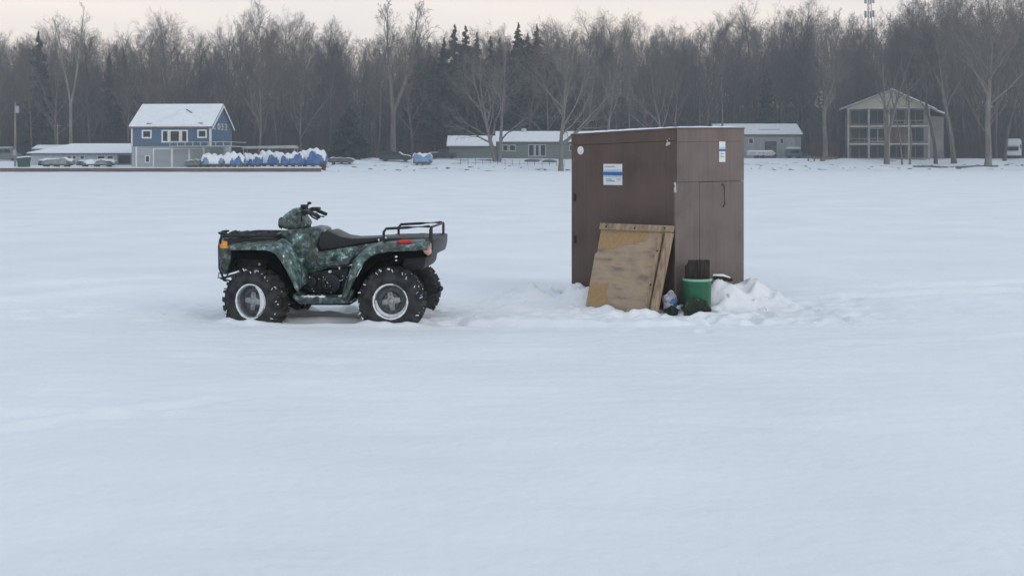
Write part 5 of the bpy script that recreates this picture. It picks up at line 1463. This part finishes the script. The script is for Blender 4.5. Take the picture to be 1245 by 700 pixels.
    h.tube([(q1[0] - .1, -.05, q1[1] - .0), (q1[0], -.05, q1[1]), (q2[0], -.05, q2[1])], .02, 8); h.lump((q2[0] + .012, -.05, q2[1] + .035), (.03, .03, .03), 2, .02, 2)
    h.build('hitch', M['steel_dark'], o)
    # snow flecks thrown on the bodywork
    fl = MB(); rn = random.Random(4)
    for (px, py, ly, r) in ((401.5, 330, -.262, .018), (368, 336, -.235, .015), (371, 342, -.235, .012), (423.5, 338, -.30, .012), (427, 366, -.3, .018), (482, 312, -.5, .012), (482, 316.5, -.5, .009), (316, 321, -.3, .014), (413, 326, -.25, .012), (345, 311, -.545, .01), (461, 292, -.2, .014), (469, 289, -.35, .012)):
        c = A(px, py, ly); fl.lump((c[0], ly - .01, c[1]), (r, r * .8, r), int(px), .3, 1)
    for k in range(26):
        px, py = rn.uniform(360, 430), rn.uniform(334, 366); c = A(px, py, -.27); fl.lump((c[0], -.272, c[1]), (.006, .006, .006), k, .3, 1)
    tag(fl.build('snow_fleck', M['snow_cap'], o), kind='stuff')
quad()

# ------------------------------------------------------------------ air
hz = MB().box(-450, 450, -160, 540, -2.0, 46).build('haze', M['snow'], smooth=0)
hz.data.materials.clear()
hm = bpy.data.materials.new('haze_air'); hm.use_nodes = True
nt = hm.node_tree; nt.nodes.clear()
out = nt.nodes.new('ShaderNodeOutputMaterial'); pv = nt.nodes.new('ShaderNodeVolumePrincipled')
pv.inputs['Color'].default_value = (.80, .90, 1.0, 1); pv.inputs['Density'].default_value = .00115; pv.inputs['Anisotropy'].default_value = 0
nt.links.new(pv.outputs[0], out.inputs['Volume'])
hz.data.materials.append(hm)
tag(hz, 'thin winter haze over the lake', 'haze', kind='stuff')

# ------------------------------------------------------------------ sky and sun
SUN_EL, SUN_AZ = R(24), R(128)        # azimuth clockwise from +y: to the right of and behind the camera
w = bpy.data.worlds.new('World'); scene.world = w; w.use_nodes = True
nt = w.node_tree; nt.nodes.clear()
out = nt.nodes.new('ShaderNodeOutputWorld')
sky = nt.nodes.new('ShaderNodeTexSky'); sky.sky_type = 'NISHITA'; sky.sun_disc = False; sky.sun_elevation = SUN_EL; sky.sun_rotation = SUN_AZ
b1 = nt.nodes.new('ShaderNodeBackground'); b1.inputs[1].default_value = .10; nt.links.new(sky.outputs[0], b1.inputs[0])
tc = nt.nodes.new('ShaderNodeTexCoord'); sp = nt.nodes.new('ShaderNodeSeparateXYZ'); nt.links.new(tc.outputs['Generated'], sp.inputs[0])
mp = nt.nodes.new('ShaderNodeMapping'); mp.inputs['Scale'].default_value = (1.6, 1.6, 14); nt.links.new(tc.outputs['Generated'], mp.inputs[0])
nz = nt.nodes.new('ShaderNodeTexNoise'); nz.inputs['Scale'].default_value = 1.8; nz.inputs['Detail'].default_value = 5; nt.links.new(mp.outputs[0], nz.inputs['Vector'])
ma = nt.nodes.new('ShaderNodeMath'); ma.operation = 'MULTIPLY_ADD'; ma.inputs[1].default_value = .16; ma.inputs[2].default_value = -.08; nt.links.new(nz.outputs['Fac'], ma.inputs[0])
ad = nt.nodes.new('ShaderNodeMath'); ad.operation = 'ADD'; nt.links.new(sp.outputs['Z'], ad.inputs[0]); nt.links.new(ma.outputs[0], ad.inputs[1])
cl = ramp(nt, ad.outputs[0], [(0, (1.34, 1.12, .945)), (.09, (1.29, 1.12, .995)), (.17, (1.05, 1.0, .965)), (.35, (.63, .69, .775)), (1, (.62, .735, .872))])
b2 = nt.nodes.new('ShaderNodeBackground'); b2.inputs[1].default_value = 1.0; nt.links.new(cl, b2.inputs[0])
mx = nt.nodes.new('ShaderNodeMixShader'); mx.inputs[0].default_value = .9
nt.links.new(b1.outputs[0], mx.inputs[1]); nt.links.new(b2.outputs[0], mx.inputs[2]); nt.links.new(mx.outputs[0], out.inputs['Surface'])
ld = bpy.data.lights.new('sun', 'SUN'); ld.energy = .5; ld.angle = R(25); ld.color = (1, .95, .9)
lo = bpy.data.objects.new('sun', ld); C.objects.link(lo)
sd = Vector((math.sin(SUN_AZ) * math.cos(SUN_EL), math.cos(SUN_AZ) * math.cos(SUN_EL), math.sin(SUN_EL)))
lo.rotation_euler = (-sd).to_track_quat('-Z', 'Y').to_euler()

# ------------------------------------------------------------------ camera
cd = bpy.data.cameras.new('camera'); cd.sensor_width = 36; cd.lens = 36 * F_PX / 1245; cd.shift_y = -(350 - HY) / 1245
cd.clip_start = .1; cd.clip_end = 3000
co = bpy.data.objects.new('camera', cd); C.objects.link(co); co.location = (0, 0, EYE); co.rotation_euler = (R(90), 0, 0)
scene.camera = co
scene.render.engine = 'CYCLES'
scene.view_settings.view_transform = 'Standard'; scene.view_settings.look = 'None'; scene.view_settings.exposure = .06; scene.view_settings.gamma = 1
scene.view_settings.use_curve_mapping = False
scene.cycles.use_denoising = True
scene.cycles.max_bounces = 6; scene.cycles.volume_bounces = 0
